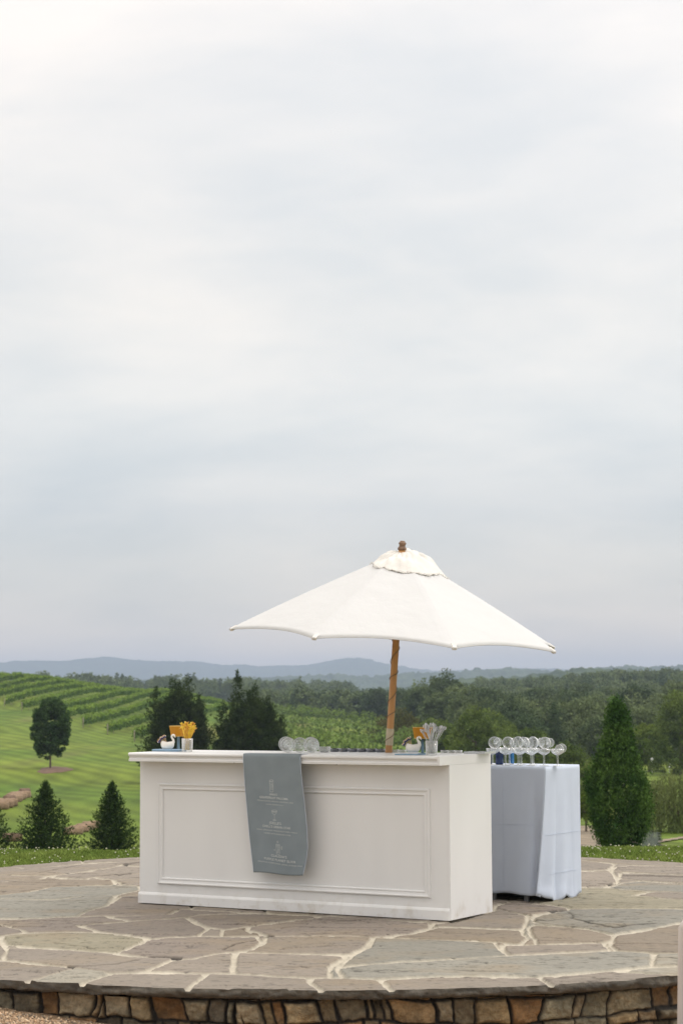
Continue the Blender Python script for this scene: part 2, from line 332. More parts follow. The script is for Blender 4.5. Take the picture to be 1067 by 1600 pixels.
def grass_mat():
    m = mat('mown_grass', (.1, .15, .02), .9); N = m.node_tree.nodes; L = m.node_tree.links; b = N['Principled BSDF']
    b.inputs['Specular IOR Level'].default_value = .15
    g = N.new('ShaderNodeNewGeometry')
    def noise(scale, st, detail=4, dist=0):
        mp = N.new('ShaderNodeMapping'); mp.inputs['Scale'].default_value = st; L.new(g.outputs['Position'], mp.inputs[0])
        n = N.new('ShaderNodeTexNoise'); n.inputs['Scale'].default_value = scale; n.inputs['Detail'].default_value = detail; n.inputs['Distortion'].default_value = dist
        L.new(mp.outputs[0], n.inputs[0]); return n.outputs[0]
    def rng(v, a, b_, c, d):
        r = N.new('ShaderNodeMapRange'); 
        for i, x in enumerate((a, b_, c, d)): r.inputs[i + 1].default_value = x
        L.new(v, r.inputs[0]); return r.outputs[0]
    big = rng(noise(.022, (1, 1, 1), 4), .35, .65, 0, 1)
    mx = N.new('ShaderNodeMix'); mx.data_type = 'RGBA'; mx.inputs['A'].default_value = (.080, .138, .017, 1); mx.inputs['B'].default_value = (.148, .188, .024, 1); L.new(big, mx.inputs['Factor'])
    wv = N.new('ShaderNodeTexWave'); wv.inputs['Scale'].default_value = .11; wv.inputs['Distortion'].default_value = 8; wv.inputs['Detail'].default_value = 2; wv.inputs['Detail Scale'].default_value = .35
    mp = N.new('ShaderNodeMapping'); mp.inputs['Rotation'].default_value = (0, 0, R(-24)); L.new(g.outputs['Position'], mp.inputs[0]); L.new(mp.outputs[0], wv.inputs[0])
    f1 = rng(wv.outputs['Fac'], 0, 1, .80, 1.12); f2 = rng(noise(.5, (1, .09, 1), 6), .3, .7, .78, 1.22); f3 = rng(noise(6, (1, 1, 1), 3), .3, .7, .85, 1.15)
    def mul(a, b_):
        q = N.new('ShaderNodeMath'); q.operation = 'MULTIPLY'; L.new(a, q.inputs[0]); L.new(b_, q.inputs[1]); return q.outputs[0]
    sc = N.new('ShaderNodeVectorMath'); sc.operation = 'SCALE'; L.new(mx.outputs['Result'], sc.inputs[0]); L.new(mul(mul(f1, f2), f3), sc.inputs['Scale'])
    # worn, dry patches
    dry = rng(noise(.09, (1, .12, 1), 5), .56, .70, 0, .55)
    m2 = N.new('ShaderNodeMix'); m2.data_type = 'RGBA'; m2.inputs['B'].default_value = (.19, .15, .07, 1); L.new(sc.outputs[0], m2.inputs['A']); L.new(dry, m2.inputs['Factor'])
    L.new(m2.outputs['Result'], b.inputs['Base Color'])
    n2 = noise(3.0, (1, 1, 1), 6); bp = N.new('ShaderNodeBump'); bp.inputs['Distance'].default_value = .25; bp.inputs['Strength'].default_value = .5; L.new(n2, bp.inputs['Height']); L.new(bp.outputs[0], b.inputs['Normal'])
    return m
GRASS = grass_mat()
def build_ground():
    # azimuth measured so that the front sector is dense
    az = np.concatenate([np.linspace(-math.pi, -.32, 50)[:-1], np.linspace(-.32, .32, 240), np.linspace(.32, math.pi, 50)[1:-1]])
    d = np.concatenate([[.5, 4, 8, 10.5], np.geomspace(12, 30, 40)[0:], np.geomspace(30, 700, 230)[1:], np.geomspace(700, 13000, 60)[1:]])
    A, D = np.meshgrid(az, d, indexing='ij'); X = D * np.sin(A); Y = D * np.cos(A); Z = hgt(X, Y)
    Z = np.where((Y < 12), np.minimum(Z, -.62), Z)
    inside = np.hypot(X + .03, Y - 14.25) < 4.05; Z = np.where(inside, -.62, Z)
    V = np.stack([X, Y, Z], -1).reshape(-1, 3)
    me = np_mesh('ground', V, grid_faces(len(az), len(d), True), True)
    tag(link('ground', me, GRASS), kind='structure')
build_ground()

# ------------------------------------------------------------------ patio of flagstones
CX, CY = -.03, 14.25
def rim(th):
    a = np.degrees(th) % 360
    return np.interp(a, [0, 47, 65, 90, 116, 134, 180, 240, 270, 300, 360], [4.3, 4.36, 4.42, 4.46, 4.45, 4.26, 4.2, 4.14, 4.2, 4.17, 4.3])
TAUPE, GREY, OLIVE, ROSE, BROWN, PALE = (.250, .213, .172), (.250, .237, .198), (.262, .235, .165), (.225, .188, .155), (.238, .195, .145), (.31, .285, .228)
STONES = [  # outlines of the flagstones in view, as seen in the photo; laid out on the ground plane at z=0
 (TAUPE, [(-60,1498),(0,1503),(60,1508),(125,1514),(38,1537),(0,1560),(-60,1560)]),
 (PALE, [(125,1514),(180,1523),(112,1546),(105,1560),(30,1560),(38,1537)]),
 (TAUPE, [(180,1523),(230,1522),(325,1522.5),(310,1535),(295,1549),(290,1575),(100,1570),(112,1546)]),
 (TAUPE, [(325,1522.5),(365,1522.5),(440,1527),(489,1529),(485,1536),(503,1550),(505,1580),(290,1580),(295,1549),(310,1535)]),
 (TAUPE, [(489,1529),(520,1528.5),(595,1531),(613,1548),(615,1580),(505,1580),(503,1550),(485,1536)]),
 (TAUPE, [(595,1531),(680,1529.5),(800,1529),(840,1528.5),(868,1543),(870,1580),(615,1580),(613,1548)]),
 (TAUPE, [(840,1528.5),(900,1523),(950,1519),(1000,1522),(1120,1531),(1120,1580),(870,1580),(868,1543)]),
 (PALE, [(950,1519),(1010,1514),(1052,1512),(1120,1508),(1120,1531),(1000,1522)]),
 (TAUPE, [(10,1483),(60,1484),(120,1487),(185,1492),(215,1495.5),(280,1497),(270,1502),(228,1520),(180,1523),(125,1514),(60,1508),(8,1502)]),
 (TAUPE, [(232,1520),(270,1502),(305,1499),(335,1492),(370,1489),(366,1505),(363,1521),(325,1522.5)]),
 (TAUPE, [(375,1489),(440,1490),(540,1495),(522,1510),(516,1518),(518,1528.5),(489,1529),(440,1527),(365,1522.5),(368,1505)]),
 (ROSE, [(239,1469),(313,1464),(350,1464),(405,1465),(410,1472),(395,1484),(370,1488),(335,1492),(300,1500),(270,1499),(215,1495.5),(185,1491),(205,1483)]),
 (OLIVE, [(5,1465),(45,1459),(160,1458),(195,1463),(230,1469),(205,1482),(184,1491),(120,1487),(60,1483),(8,1478)]),
 (TAUPE, [(-60,1470),(0,1466),(5,1478),(12,1490),(8,1502),(-60,1497)]),
 (ROSE, [(-60,1430),(0,1445.5),(43,1457),(20,1461),(0,1464),(-60,1468)]),
 (ROSE, [(-60,1438),(0,1437.5),(117,1434.5),(165,1433.5),(205,1441),(121,1448),(165,1457.5),(45,1458.5),(0,1446),(-60,1431)]),
 (ROSE, [(121,1448),(205,1441),(262,1438),(290,1435.5),(305,1446),(325,1453),(312,1463),(240,1469),(200,1462),(165,1457.5)]),
 (ROSE, [(165,1433.5),(200,1433),(265,1430.5),(283,1422),(400,1428),(355,1430),(313,1431),(290,1435),(262,1438),(205,1441)]),
 (ROSE, [(117,1434),(135,1425),(165,1417),(190,1403),(240,1396),(300,1400),(300,1422),(283,1422),(262,1430.5),(200,1432.8)]),
 (GREY, [(-60,1408),(0,1406),(85,1407),(146,1402.5),(184,1401),(165,1417),(135,1425),(117,1434),(0,1437.5),(-60,1437)]),
 (GREY, [(-60,1404),(0,1400),(54,1393),(83,1387),(180,1384),(220,1386.5),(220,1392),(196,1397),(184,1401),(146,1402.5),(85,1407),(0,1406),(-60,1408)]),
 (BROWN, [(-60,1384),(0,1381),(18,1378),(78,1374),(135,1375.5),(178,1377),(180,1384),(83,1387),(54,1393),(0,1400),(-60,1404)]),
 (TAUPE, [(-60,1371),(0,1368.5),(78,1371),(60,1376),(18,1378),(0,1381),(-60,1384)]),
 (TAUPE, [(178,1377),(220,1376.5),(240,1377),(240,1386),(196,1385),(182,1380)]),
 (TAUPE, [(80,1372),(135,1364),(190,1354),(240,1355.5),(240,1366),(200,1367),(150,1373),(135,1375)]),
 (TAUPE, [(150,1373),(200,1367),(240,1366),(240,1377),(178,1376.5)]),
 (TAUPE, [(0,1368.5),(-60,1371),(-60,1358),(0,1356),(28,1356),(40,1358.5),(70,1357),(130,1351),(193,1352.5),(180,1356),(135,1363),(78,1371)]),
 (TAUPE, [(-60,1358),(28,1356),(42,1359),(130,1350.5),(128,1345),(120,1330),(-60,1340)]),
 (TAUPE, [(128,1345),(130,1350.5),(180,1348.5),(240,1346),(240,1325),(120,1330)]),
 (TAUPE, [(130,1351),(180,1349),(240,1347),(240,1355),(193,1353)]),
 (ROSE, [(292,1434),(313,1430.5),(350,1429.5),(400,1429),(485,1432),(500,1434),(440,1443),(385,1449),(348,1453.5),(325,1451),(305,1443)]),
 (BROWN, [(348,1455),(385,1449),(385,1454),(425,1463),(350,1464)]),
 (ROSE, [(385,1449),(440,1443),(500,1434.5),(515,1433),(670,1444),(672,1452),(640,1460),(610,1463.5),(580,1465),(525,1463.5),(425,1464),(400,1457),(385,1454)]),
 (TAUPE, [(420,1464),(525,1463.5),(580,1466),(570,1480),(545,1493),(440,1490.5),(378,1489),(395,1484),(412,1475)]),
 (GREY, [(582,1467),(680,1470),(772,1474),(784,1486),(798,1494),(700,1501),(590,1507),(532,1510),(552,1492),(575,1480)]),
 (GREY, [(530,1513),(590,1507.5),(700,1501),(798,1494),(960,1487),(1018,1491),(1020,1510),(960,1517),(840,1527),(680,1529),(595,1531),(540,1529),(530,1520)]),
 (BROWN, [(672,1454),(680,1450),(750,1452),(815,1454),(820,1462),(825,1467),(815,1476),(772,1473),(680,1470),(600,1466),(640,1460)]),
 (TAUPE, [(670,1445),(704,1443),(770,1424),(780,1422),(810,1428),(825,1433),(820,1445),(815,1453),(750,1451),(680,1449)]),
 (BROWN, [(824,1450),(835,1447),(890,1450),(935,1457),(960,1464),(955,1473),(930,1475),(840,1477),(832,1465)]),
 (TAUPE, [(784,1478),(840,1477.5),(930,1476),(943,1475),(950,1486),(798,1493),(788,1486)]),
 (GREY, [(832,1434),(850,1430),(893,1422),(1005,1421),(1067,1422),(1120,1422),(1120,1440),(1060,1443),(1025,1452),(960,1461),(930,1455),(890,1449),(835,1443)]),
 (BROWN, [(960,1463),(1020,1453),(1060,1444),(1120,1440),(1120,1492),(1050,1491),(960,1487),(952,1477)]),
 (PALE, [(1020,1491),(1120,1490),(1120,1508),(1052,1511),(1020,1510)]),
 (ROSE, [(770,1423),(775,1417),(800,1410),(893,1420),(850,1428),(830,1432),(810,1427)]),
 (OLIVE, [(800,1405),(903,1388.5),(950,1389),(1018,1394.5),(989,1401),(1060,1406),(1120,1410),(1120,1421),(1005,1421),(893,1420)]),
 (TAUPE, [(989,1401),(1029,1394.5),(1067,1396),(1120,1398),(1120,1410),(1060,1406)]),
 (TAUPE, [(903,1362),(955,1363.5),(962,1370),(965,1379),(940,1387),(903,1387.5),(870,1388),(870,1362)]),
 (GREY, [(970,1381),(1000,1378),(1067,1383),(1120,1384),(1120,1397),(1067,1395),(1018,1393.5),(945,1388)]),
 (TAUPE, [(968,1365),(1040,1367),(1120,1372),(1120,1383),(1067,1381),(1000,1377),(968,1374)]),
 (TAUPE, [(955,1361),(960,1356),(985,1353),(1067,1356),(1120,1359),(1120,1371),(1040,1367),(965,1363)]),
 (TAUPE, [(870,1340),(905,1345),(960,1351),(955,1356),(948,1361),(903,1361),(870,1361)]),
 (TAUPE, [(870,1325),(870,1341),(905,1345),(985,1352),(1050,1353.5),(1120,1357),(1120,1330)]),
]
CRACKS = [(.010, [(33,1394),(54,1391)]), (.010, [(60,1366),(75,1363),(105,1357),(124,1353)]), (.016, [(148,1371),(170,1369),(203,1366)]), (.022, [(195,1352),(220,1350)]),
 (.014, [(935,1382),(950,1382),(965,1380)]), (.028, [(969,1369),(1010,1369),(1067,1371)]), (.012, [(965,1356),(985,1355)]),
 (.016, [(830,1437),(850,1440),(880,1437),(895,1437),(925,1445),(958,1451),(985,1448),(1020,1445)]), (.010, [(888,1427),(893,1432),(892,1436)]), (.012, [(827,1426),(860,1424),(893,1420)]),
 (.011, [(351,1485),(365,1478),(395,1471),(400,1470)]), (.010, [(380,1453),(395,1460),(425,1463)]), (.010, [(110,1511),(150,1511),(185,1508),(205,1502),(215,1501)]),
 (.011, [(230,1496),(255,1495),(281,1497)]), (.006, [(85,1476),(95,1477),(108,1478)]), (.006, [(125,1476),(140,1474),(170,1475)]), (.006, [(110,1480),(150,1486)]),
 (.006, [(440,1452),(460,1449),(500,1451),(600,1452)]), (.005, [(440,1513),(470,1512),(480,1514)]), (.006, [(155,1399),(170,1398)]), (.006, [(950,1412),(985,1413),(1003,1414)])]
AN = np.array([1, .38])
def seg_dist(P, A, B):
    P = P * AN; A = A * AN; B = B * AN
    d = B - A; t = np.clip(((P - A) @ d) / max(d @ d, 1e-9), 0, 1); return np.linalg.norm(P - A - t[:, None] * d, axis=1)
def build_patio():
    rs = np.random.RandomState(4)
    th = np.radians(np.concatenate([np.linspace(-150, -30, 900)[:-1], np.linspace(-30, 25, 180)[:-1], np.linspace(25, 155, 420)[:-1], np.linspace(155, 210, 170)[:-1]]))
    fr = np.linspace(0, 1, 300) ** .8; T, K = np.meshgrid(th, fr, indexing='ij')
    rr = rim(T) + .012 * (vnoise(T * 14, T * 0, 3, 3) - .5) + .02 * (vnoise(T * 60, T * 0, 9, 2) - .5)
    Rr = K * rr; X = (CX + Rr * np.cos(T)).ravel(); Y = (CY + Rr * np.sin(T)).ravel(); P = np.stack([X, Y], 1)
    PW = P + .035 * np.stack([vnoise(X * 2.1, Y * 2.1, 21, 2) - .5, vnoise(X * 2.1, Y * 2.1, 31, 2) - .5], 1) + .014 * np.stack([vnoise(X * 14, Y * 14, 22, 2) - .5, vnoise(X * 14, Y * 14, 32, 2) - .5], 1)
    n = len(P); sid = np.full(n, -1); dist = np.full(n, 9.0); cols = np.zeros((n, 3))
    polys = []
    for c, pl in STONES: polys.append(np.array([[*on_z(x, y)[:2]] for x, y in pl]))
    for i, pg in enumerate(polys):
        lo, hi = pg.min(0) - .3, pg.max(0) + .3
        idx = np.where(np.all((PW > lo) & (PW < hi), 1))[0]; Q = PW[idx]
        ins = np.zeros(len(Q), bool); dd = np.full(len(Q), 9.0)
        for a, b in zip(pg, np.roll(pg, -1, 0)):
            dd = np.minimum(dd, seg_dist(Q, a, b)); cnd = (a[1] > Q[:, 1]) != (b[1] > Q[:, 1])
            with np.errstate(all='ignore'): ins ^= cnd & (Q[:, 0] < (b[0] - a[0]) * (Q[:, 1] - a[1]) / (b[1] - a[1]) + a[0])
        new = ins & (sid[idx] < 0); sid[idx[new]] = i; dist[idx[new]] = dd[new]
        out = (sid[idx] < 0); dist[idx[out]] = np.minimum(dist[idx[out]], dd[out])
    seeds = []
    while len(seeds) < 95:
        a = rs.rand() * 6.283; r = 4.5 * math.sqrt(rs.rand()); p = (CX + r * math.cos(a), CY + r * math.sin(a))
        if all(math.hypot(p[0] - s[0], (p[1] - s[1]) * 1.2) > .62 for s in seeds) or rs.rand() < .002: seeds.append(p)
    S = np.array(seeds); un = np.where(sid < 0)[0]
    D = np.linalg.norm(PW[un][:, None] - S[None], axis=2); o = np.argpartition(D, 1, axis=1)[:, :2]; d0 = np.take_along_axis(D, o, 1); d0.sort(1)
    sid[un] = len(STONES) + D.argmin(1); dist[un] = np.minimum(dist[un], (d0[:, 1] - d0[:, 0]) / 2)
    base = np.array([c for c, _ in STONES] + [[TAUPE, GREY, ROSE, BROWN, TAUPE][rs.randint(5)] for _ in seeds])
    base = base * .90 * (1 + (rs.rand(len(base), 1) - .5) * .16)
    cols = base[sid]
    stn = vnoise(X * 1.6, Y * 3.4, 41, 4); cols = cols * (.87 + .26 * stn)[:, None]
    warm = np.clip((vnoise(X * 2.3, Y * 2.9, 51, 3) - .55) * 4, 0, 1)[:, None]; cols = cols * (1 - .5 * warm) + .5 * warm * np.array([.25, .195, .125])
    fleck = np.clip((vnoise(X * 22, Y * 34, 61, 3) - .66) * 8, 0, 1)[:, None]; cols = cols * (1 - .4 * fleck)
    wj = .0135 + .007 * (vnoise(X * 3, Y * 3, 71, 2) - .3) + .008 * (vnoise(X * 30, Y * 30, 72, 2) - .5)
    mask = np.clip((wj - dist) / .007 + .5, 0, 1)[:, None]
    mort = np.array([.47, .425, .34]) * (.85 + .3 * vnoise(X * 9, Y * 9, 81, 3))[:, None]
    cols = cols * (1 - mask) + mort * mask
    z = -.009 * mask[:, 0] * (1 + (vnoise(X * 18, Y * 18, 5, 2) - .5)) + .008 * (vnoise(X * 2.2, Y * 2.2, 91, 4) - .5) + .004 * (vnoise(X * 16, Y * 22, 92, 3) - .5)
    # layered breaks in the stone face
    lay = vnoise(X * 2.6, Y * 6.0, 101, 4) + base[sid][:, 0] * 9; z = z + .003 * np.floor(lay * 7) / 7 * (1 - mask[:, 0])
    # cleft lines along the bedding of the stone
    for sc_, sd, wd in ((1.1, 201, .010), (1.9, 211, .012)):
        f_ = vnoise(X * sc_ + 3 * vnoise(X * .7, Y * .7, sd + 3, 2), Y * sc_ * 4.2, sd, 4); gate = np.clip((vnoise(X * 1.7, Y * 2.6, sd + 5, 2) - .50) * 9, 0, 1)
        ln_ = np.clip(1 - np.abs(f_ - .5) / wd, 0, 1) * gate * (1 - mask[:, 0]); cols = cols * (1 - .62 * ln_)[:, None]; z = z - .006 * ln_ + .004 * gate * np.clip((f_ - .5) / .03, 0, 1)
    for w, ln in CRACKS:
        L = np.array([[*on_z(x, y)[:2]] for x, y in ln]); lo, hi = L.min(0) - .1, L.max(0) + .1
        idx = np.where(np.all((P > lo) & (P < hi), 1))[0]
        if not len(idx): continue
        Q = P[idx] + .03 * np.stack([vnoise(X[idx] * 9, Y[idx] * 9, 7, 2) - .5, vnoise(X[idx] * 9, Y[idx] * 9, 8, 2) - .5], 1)
        dd = np.full(len(idx), 9.0)
        for a, b in zip(L[:-1], L[1:]): dd = np.minimum(dd, seg_dist(Q, a, b))
        k = np.clip((w - dd) / w * 2.2, 0, 1); cols[idx] *= (1 - .72 * k)[:, None]; z[idx] -= .014 * k
    # small pits in the speckled slab
    pit = (np.isin(sid, [35])) & (vnoise(X * 13, Y * 26, 111, 2) > .66) & (dist > .07); cols[pit] *= .62; z[pit] -= .006
    V = np.stack([X, Y, z], 1); nf = len(fr)
    rimV = V.reshape(len(th), nf, 3)[:, -1]; ct, st = np.cos(th), np.sin(th); sk = []; sc = []
    rc = cols.reshape(len(th), nf, 3)[:, -1]
    for k, (dz, dr) in enumerate(((-.0005, .0005), (-.005, .004), (-.016, .006), (-.028, .001), (-.040, -.008), (-.044, -.05), (-.046, -.14))):
        j = .034 * (np.round(vnoise(th * 48, th * 0 + k * .7, 13, 3) * 5) / 5 - .5) + .02 * (vnoise(th * 110, th * 0 + k * .9, 18, 2) - .5) + .014 * (vnoise(th * 260, th * 0 + k * 1.7, 14, 2) - .5)
        sk.append(np.stack([rimV[:, 0] + ct * (dr + j), rimV[:, 1] + st * (dr + j), rimV[:, 2] * 0 + dz + .006 * (vnoise(th * 40, th * 0 + k, 15, 2) - .5)], 1))
        sc.append(np.array([.080, .070, .055])[None] * (.25 + 1.6 * vnoise(th * 50, th * 0 + k * 1.3, 16, 4))[:, None])
    sk[0] = rimV - np.array([0, 0, .0004]); n0 = len(V); m = len(th); V = np.concatenate([V] + sk); cols = np.concatenate([cols] + sc)
    Fq = grid_faces(m, nf, True); i = np.arange(m); i2 = (i + 1) % m; prev = i * nf + nf - 1; prev2 = i2 * nf + nf - 1; fs = [Fq]
    for k in range(len(sk)):
        a = n0 + k * m + i; b = n0 + k * m + i2
        if k: fs.append(np.stack([prev, prev2, b, a], 1))
        prev, prev2 = a, b
    me = np_mesh('patio', V, np.concatenate(fs), True, cols)
    tag(link('patio', me, attr_mat('flagstone', .8, 90, .006, .17, 30)), kind='structure')
build_patio()

def gz(x): return np.clip(-.225 - .085 * (np.asarray(x) + .85), -.62, -.12)
def build_wall():
    rs = np.random.RandomState(12)
    th = np.radians(np.concatenate([np.linspace(-125, -55, 1150)[:-1], np.linspace(-55, 10, 260), ])); th2 = np.radians(np.linspace(-190, -125, 260)[:-1]); th = np.concatenate([th2, th])
    zs = np.linspace(-.05, -.66, 96); T, Zz = np.meshgrid(th, zs, indexing='ij'); s = (T * 4.15).ravel(); z = Zz.ravel()
    s0 = s; s = s + .045 * (vnoise(s0 * 9, z * 9, 3, 3) - .5); z = z + .040 * (vnoise(s0 * 8, z * 10, 4, 3) - .5)
    bz = [-.05]; 
    while bz[-1] > -.7: bz.append(bz[-1] - rs.choice([.105, .12, .05, .09]))
    bz[1] = -.175; bz[2] = -.235 if bz[2] < -.2 else bz[2]
    bz = np.array(bz); wob = .05 * (vnoise(s * 2.2, s * 0, 8, 2) - .5); ci = np.clip(np.searchsorted(-bz, -(z + wob), side='right') - 1, 0, len(bz) - 2)
    dist = np.minimum(np.abs(bz[ci] - z - wob), np.abs(bz[ci + 1] - z - wob)); sid = np.zeros(len(s), int); base = []; nid = 0
    for c in range(len(bz) - 1):
        b = [-15.]; hgtc = bz[c] - bz[c + 1]
        while b[-1] < 2: b.append(b[-1] + (rs.uniform(.08, .24) if rs.rand() > .25 else rs.uniform(.035, .06)) * (1 if hgtc > .08 else .8))
        b = np.array(b); i = np.where(ci == c)[0]; tilt = (z[i] - bz[c]) * (vnoise(np.floor(s[i] * 4), s[i] * 0, c, 1) - .5) * .6
        k = np.clip(np.searchsorted(b, s[i] + tilt) - 1, 0, len(b) - 2)
        dist[i] = np.minimum(dist[i], np.minimum(np.abs(s[i] + tilt - b[k]), np.abs(b[k + 1] - s[i] - tilt))); sid[i] = nid + k; nid += len(b)
    pal = np.array([(.27, .20, .11), (.32, .23, .12), (.30, .20, .10), (.20, .16, .10), (.30, .25, .16), (.14, .115, .08), (.34, .19, .08), (.24, .21, .14), (.34, .27, .17), (.26, .19, .10)])
    base = pal[rs.randint(0, len(pal), nid + 1)] * rs.uniform(.5, 1.0, (nid + 1, 1)); prot = rs.uniform(-.03, .03, nid + 1)
    cols = base[sid] * (.15 + 1.7 * vnoise(s * 9, z * 12, 17, 5))[:, None]
    st = np.clip((vnoise(s * 5, z * 6, 27, 3) - .5) * 4, 0, 1)[:, None]; cols = cols * (1 - .5 * st) + .5 * st * np.array([.13, .11, .075])
    e = np.clip((dist - .010 * vnoise(s * 7, z * 7, 47, 2)) / .007, 0, 1)[:, None]; cols = cols * e + np.array([.03, .025, .02]) * (1 - e)
    r = rim(T.ravel()) - .085 + .030 * (1 - (1 - np.clip(dist / .016, 0, 1)) ** 2) + prot[sid] * np.clip(dist / .02, 0, 1) + .055 * (vnoise(s * 9, z * 12, 37, 4) - .5) + .022 * (vnoise(s * 34, z * 38, 38, 2) - .5)
    V = np.stack([CX + r * np.cos(T.ravel()), CY + r * np.sin(T.ravel()), Zz.ravel()], 1)
    me = np_mesh('stone_wall', V, grid_faces(len(th), len(zs)), False, cols)
    tag(link('stone_wall', me, attr_mat('rubble_stone', .9, 110, .010, .45, 34)), 'low rubble stone wall of brown and rust stones under the flagstone rim', 'wall')
build_wall()

def build_gravel():
    x = np.linspace(-14, 14, 141); y = np.concatenate([np.linspace(-2, 8.5, 20)[:-1], np.linspace(8.5, 10.8, 30)[:-1], np.linspace(10.8, 14, 20)])
    X, Y = np.meshgrid(x, y, indexing='ij'); Z = gz(X) + .02 * (vnoise(X * 3, Y * 3, 1, 2) - .5)
    me = np_mesh('gravel_path', np.stack([X, Y, Z], -1).reshape(-1, 3), grid_faces(len(x), len(y)), True)
    m = mat('gravel', (.40, .27, .165), .95, var=.35, vscale=45, bump=.02, bscale=70)
    tag(link('gravel_path', me, m), kind='structure')
    rs = np.random.RandomState(2); n = 9000; px = rs.uniform(-2.4, 2.4, n); th = np.arctan2(-1, px / 4.2); yy = CY - np.sqrt(np.maximum(4.18 ** 2 - px ** 2, 0)) - rs.uniform(-.02, .5, n) ** 1.0
    ico = np.array([(1, 0, 0), (-1, 0, 0), (0, 1, 0), (0, -1, 0), (0, 0, 1), (0, 0, -1)], float); f = np.array([(0, 2, 4), (2, 1, 4), (1, 3, 4), (3, 0, 4), (2, 0, 5), (1, 2, 5), (3, 1, 5), (0, 3, 5)])
    sz = rs.uniform(.004, .011, (n, 1, 1)); V = ico[None] * sz * rs.uniform(.6, 1.3, (n, 6, 1)); V += np.stack([px, yy, gz(px) + .004], 1)[:, None]
    Fq = (f[None] + np.arange(n)[:, None, None] * 6).reshape(-1, 3)
    c = np.array([(.46, .31, .19), (.34, .23, .14), (.54, .40, .26), (.24, .19, .14)])[rs.randint(0, 4, n)]; c = np.repeat(c * rs.uniform(.7, 1.2, (n, 1)), 6, 0)
    tag(link('loose_pebbles', np_mesh('loose_pebbles', V.reshape(-1, 3), Fq, False, c), attr_mat('pebble', .9, 100, .001, .1)), 'loose tan pebbles scattered along the foot of the stone wall', 'gravel', kind='stuff')
build_gravel()

# ------------------------------------------------------------------ vegetation
LF = dict(
    cedar=leaf_mat('cedar_leaf', (.034, .054, .017), (.058, .080, .027), pscale=.8, trans=.12),
    young=leaf_mat('young_conifer_leaf', (.024, .046, .014), (.048, .078, .024), pscale=1.6, trans=.12),
    column=leaf_mat('column_leaf', (.042, .088, .024), (.105, .175, .044), pscale=1.2, trans=.2),
    oak=leaf_mat('oak_leaf', (.058, .105, .038), (.080, .130, .046), pscale=.8, trans=.25),
    mid=leaf_mat('hedgerow_leaf', (.085, .125, .035), (.165, .215, .056), pscale=.3, trans=.25),
    orchard=leaf_mat('orchard_leaf', (.095, .145, .048), (.13, .18, .058), pscale=.15, trans=.3), orchard_lit=leaf_mat('orchard_lit_leaf', (.15, .215, .06), (.18, .245, .07), pscale=.15, trans=.3),
    vine_lit=leaf_mat('vine_lit_leaf', (.17, .26, .05), (.22, .31, .06), pscale=.15, trans=.3),  # lighter leaf tones for row tops, overhead light put into the colour
    forest=leaf_mat('forest_leaf', (.078, .112, .056), (.170, .210, .090), pscale=.06, trans=.1, rr=(.82, 1.2)),
    brown=leaf_mat('bronze_leaf', (.080, .092, .028), (.125, .115, .036), pscale=.2, trans=.25),
    light=leaf_mat('light_leaf', (.11, .165, .034), (.16, .21, .045), pscale=.3, trans=.3),
    willow=leaf_mat('willow_leaf', (.13, .165, .058), (.19, .22, .082), pscale=.5, trans=.3),
    vine=leaf_mat('vine_leaf', (.085, .145, .034), (.125, .19, .048), pscale=.15, trans=.3),
    lawn=leaf_mat('lawn_blade', (.16, .225, .055), (.23, .29, .075), pscale=1.5, trans=.3))
BARK = mat('bark', (.13, .10, .075), .95, var=.3, vscale=8, bump=.02, bscale=12)
BARKP = mat('pale_bark', (.24, .22, .19), .95, var=.3, vscale=8)

def leaf_quads(rs, C, size, out=None, asp=.55, droop=0.0, out_w=.8):
    n = len(C); a = rs.normal(size=(n, 3))
    if out is not None: a = a * (1 - out_w * .5) + out * out_w
    a[:, 2] -= droop; a /= np.linalg.norm(a, axis=1, keepdims=True) + 1e-9
    b = np.cross(a, rs.normal(size=(n, 3))); b /= np.linalg.norm(b, axis=1, keepdims=True) + 1e-9
    s = size * rs.uniform(.6, 1.35, (n, 1))
    V = np.stack([C - a * s * .5, C + b * s * asp * .5, C + a * s * .5, C - b * s * asp * .5], 1).reshape(-1, 3)
    return V, np.arange(n * 4).reshape(-1, 4)
def broad_pts(rs, Wd, H, base, nc, nl, cr=.16, lobes=5, egg=0.0, flat=.85):
    """leaf points in clumps spread over an uneven crown; base = height of the crown's underside"""
    R_ = Wd / 2; hc = (H - base) / 2; P = []; O = []
    ld = rs.normal(size=(lobes, 3)); ld /= np.linalg.norm(ld, axis=1, keepdims=True); la = rs.uniform(.05, .26, lobes)
    for i in range(nc):
        d = rs.normal(size=3); d /= np.linalg.norm(d); k = 1 + (la * np.clip(ld @ d - .55, 0, 1) * 2.2).sum() - .12
        rr = rs.uniform(.35, 1) ** .45 * k * .86; w = 1 + egg * d[2]
        c = np.array([d[0] * R_ * rr * w, d[1] * R_ * rr * w, base + hc + d[2] * hc * rr])
        q = rs.normal(size=(nl, 3)); q /= np.linalg.norm(q, axis=1, keepdims=True); r = Wd * cr * rs.uniform(.6, 1.25)
        P.append(c + q * r * (rs.rand(nl, 1) ** .4) * np.array([1, 1, flat])); O.append(q + d * .6)
    return np.concatenate(P), np.concatenate(O)
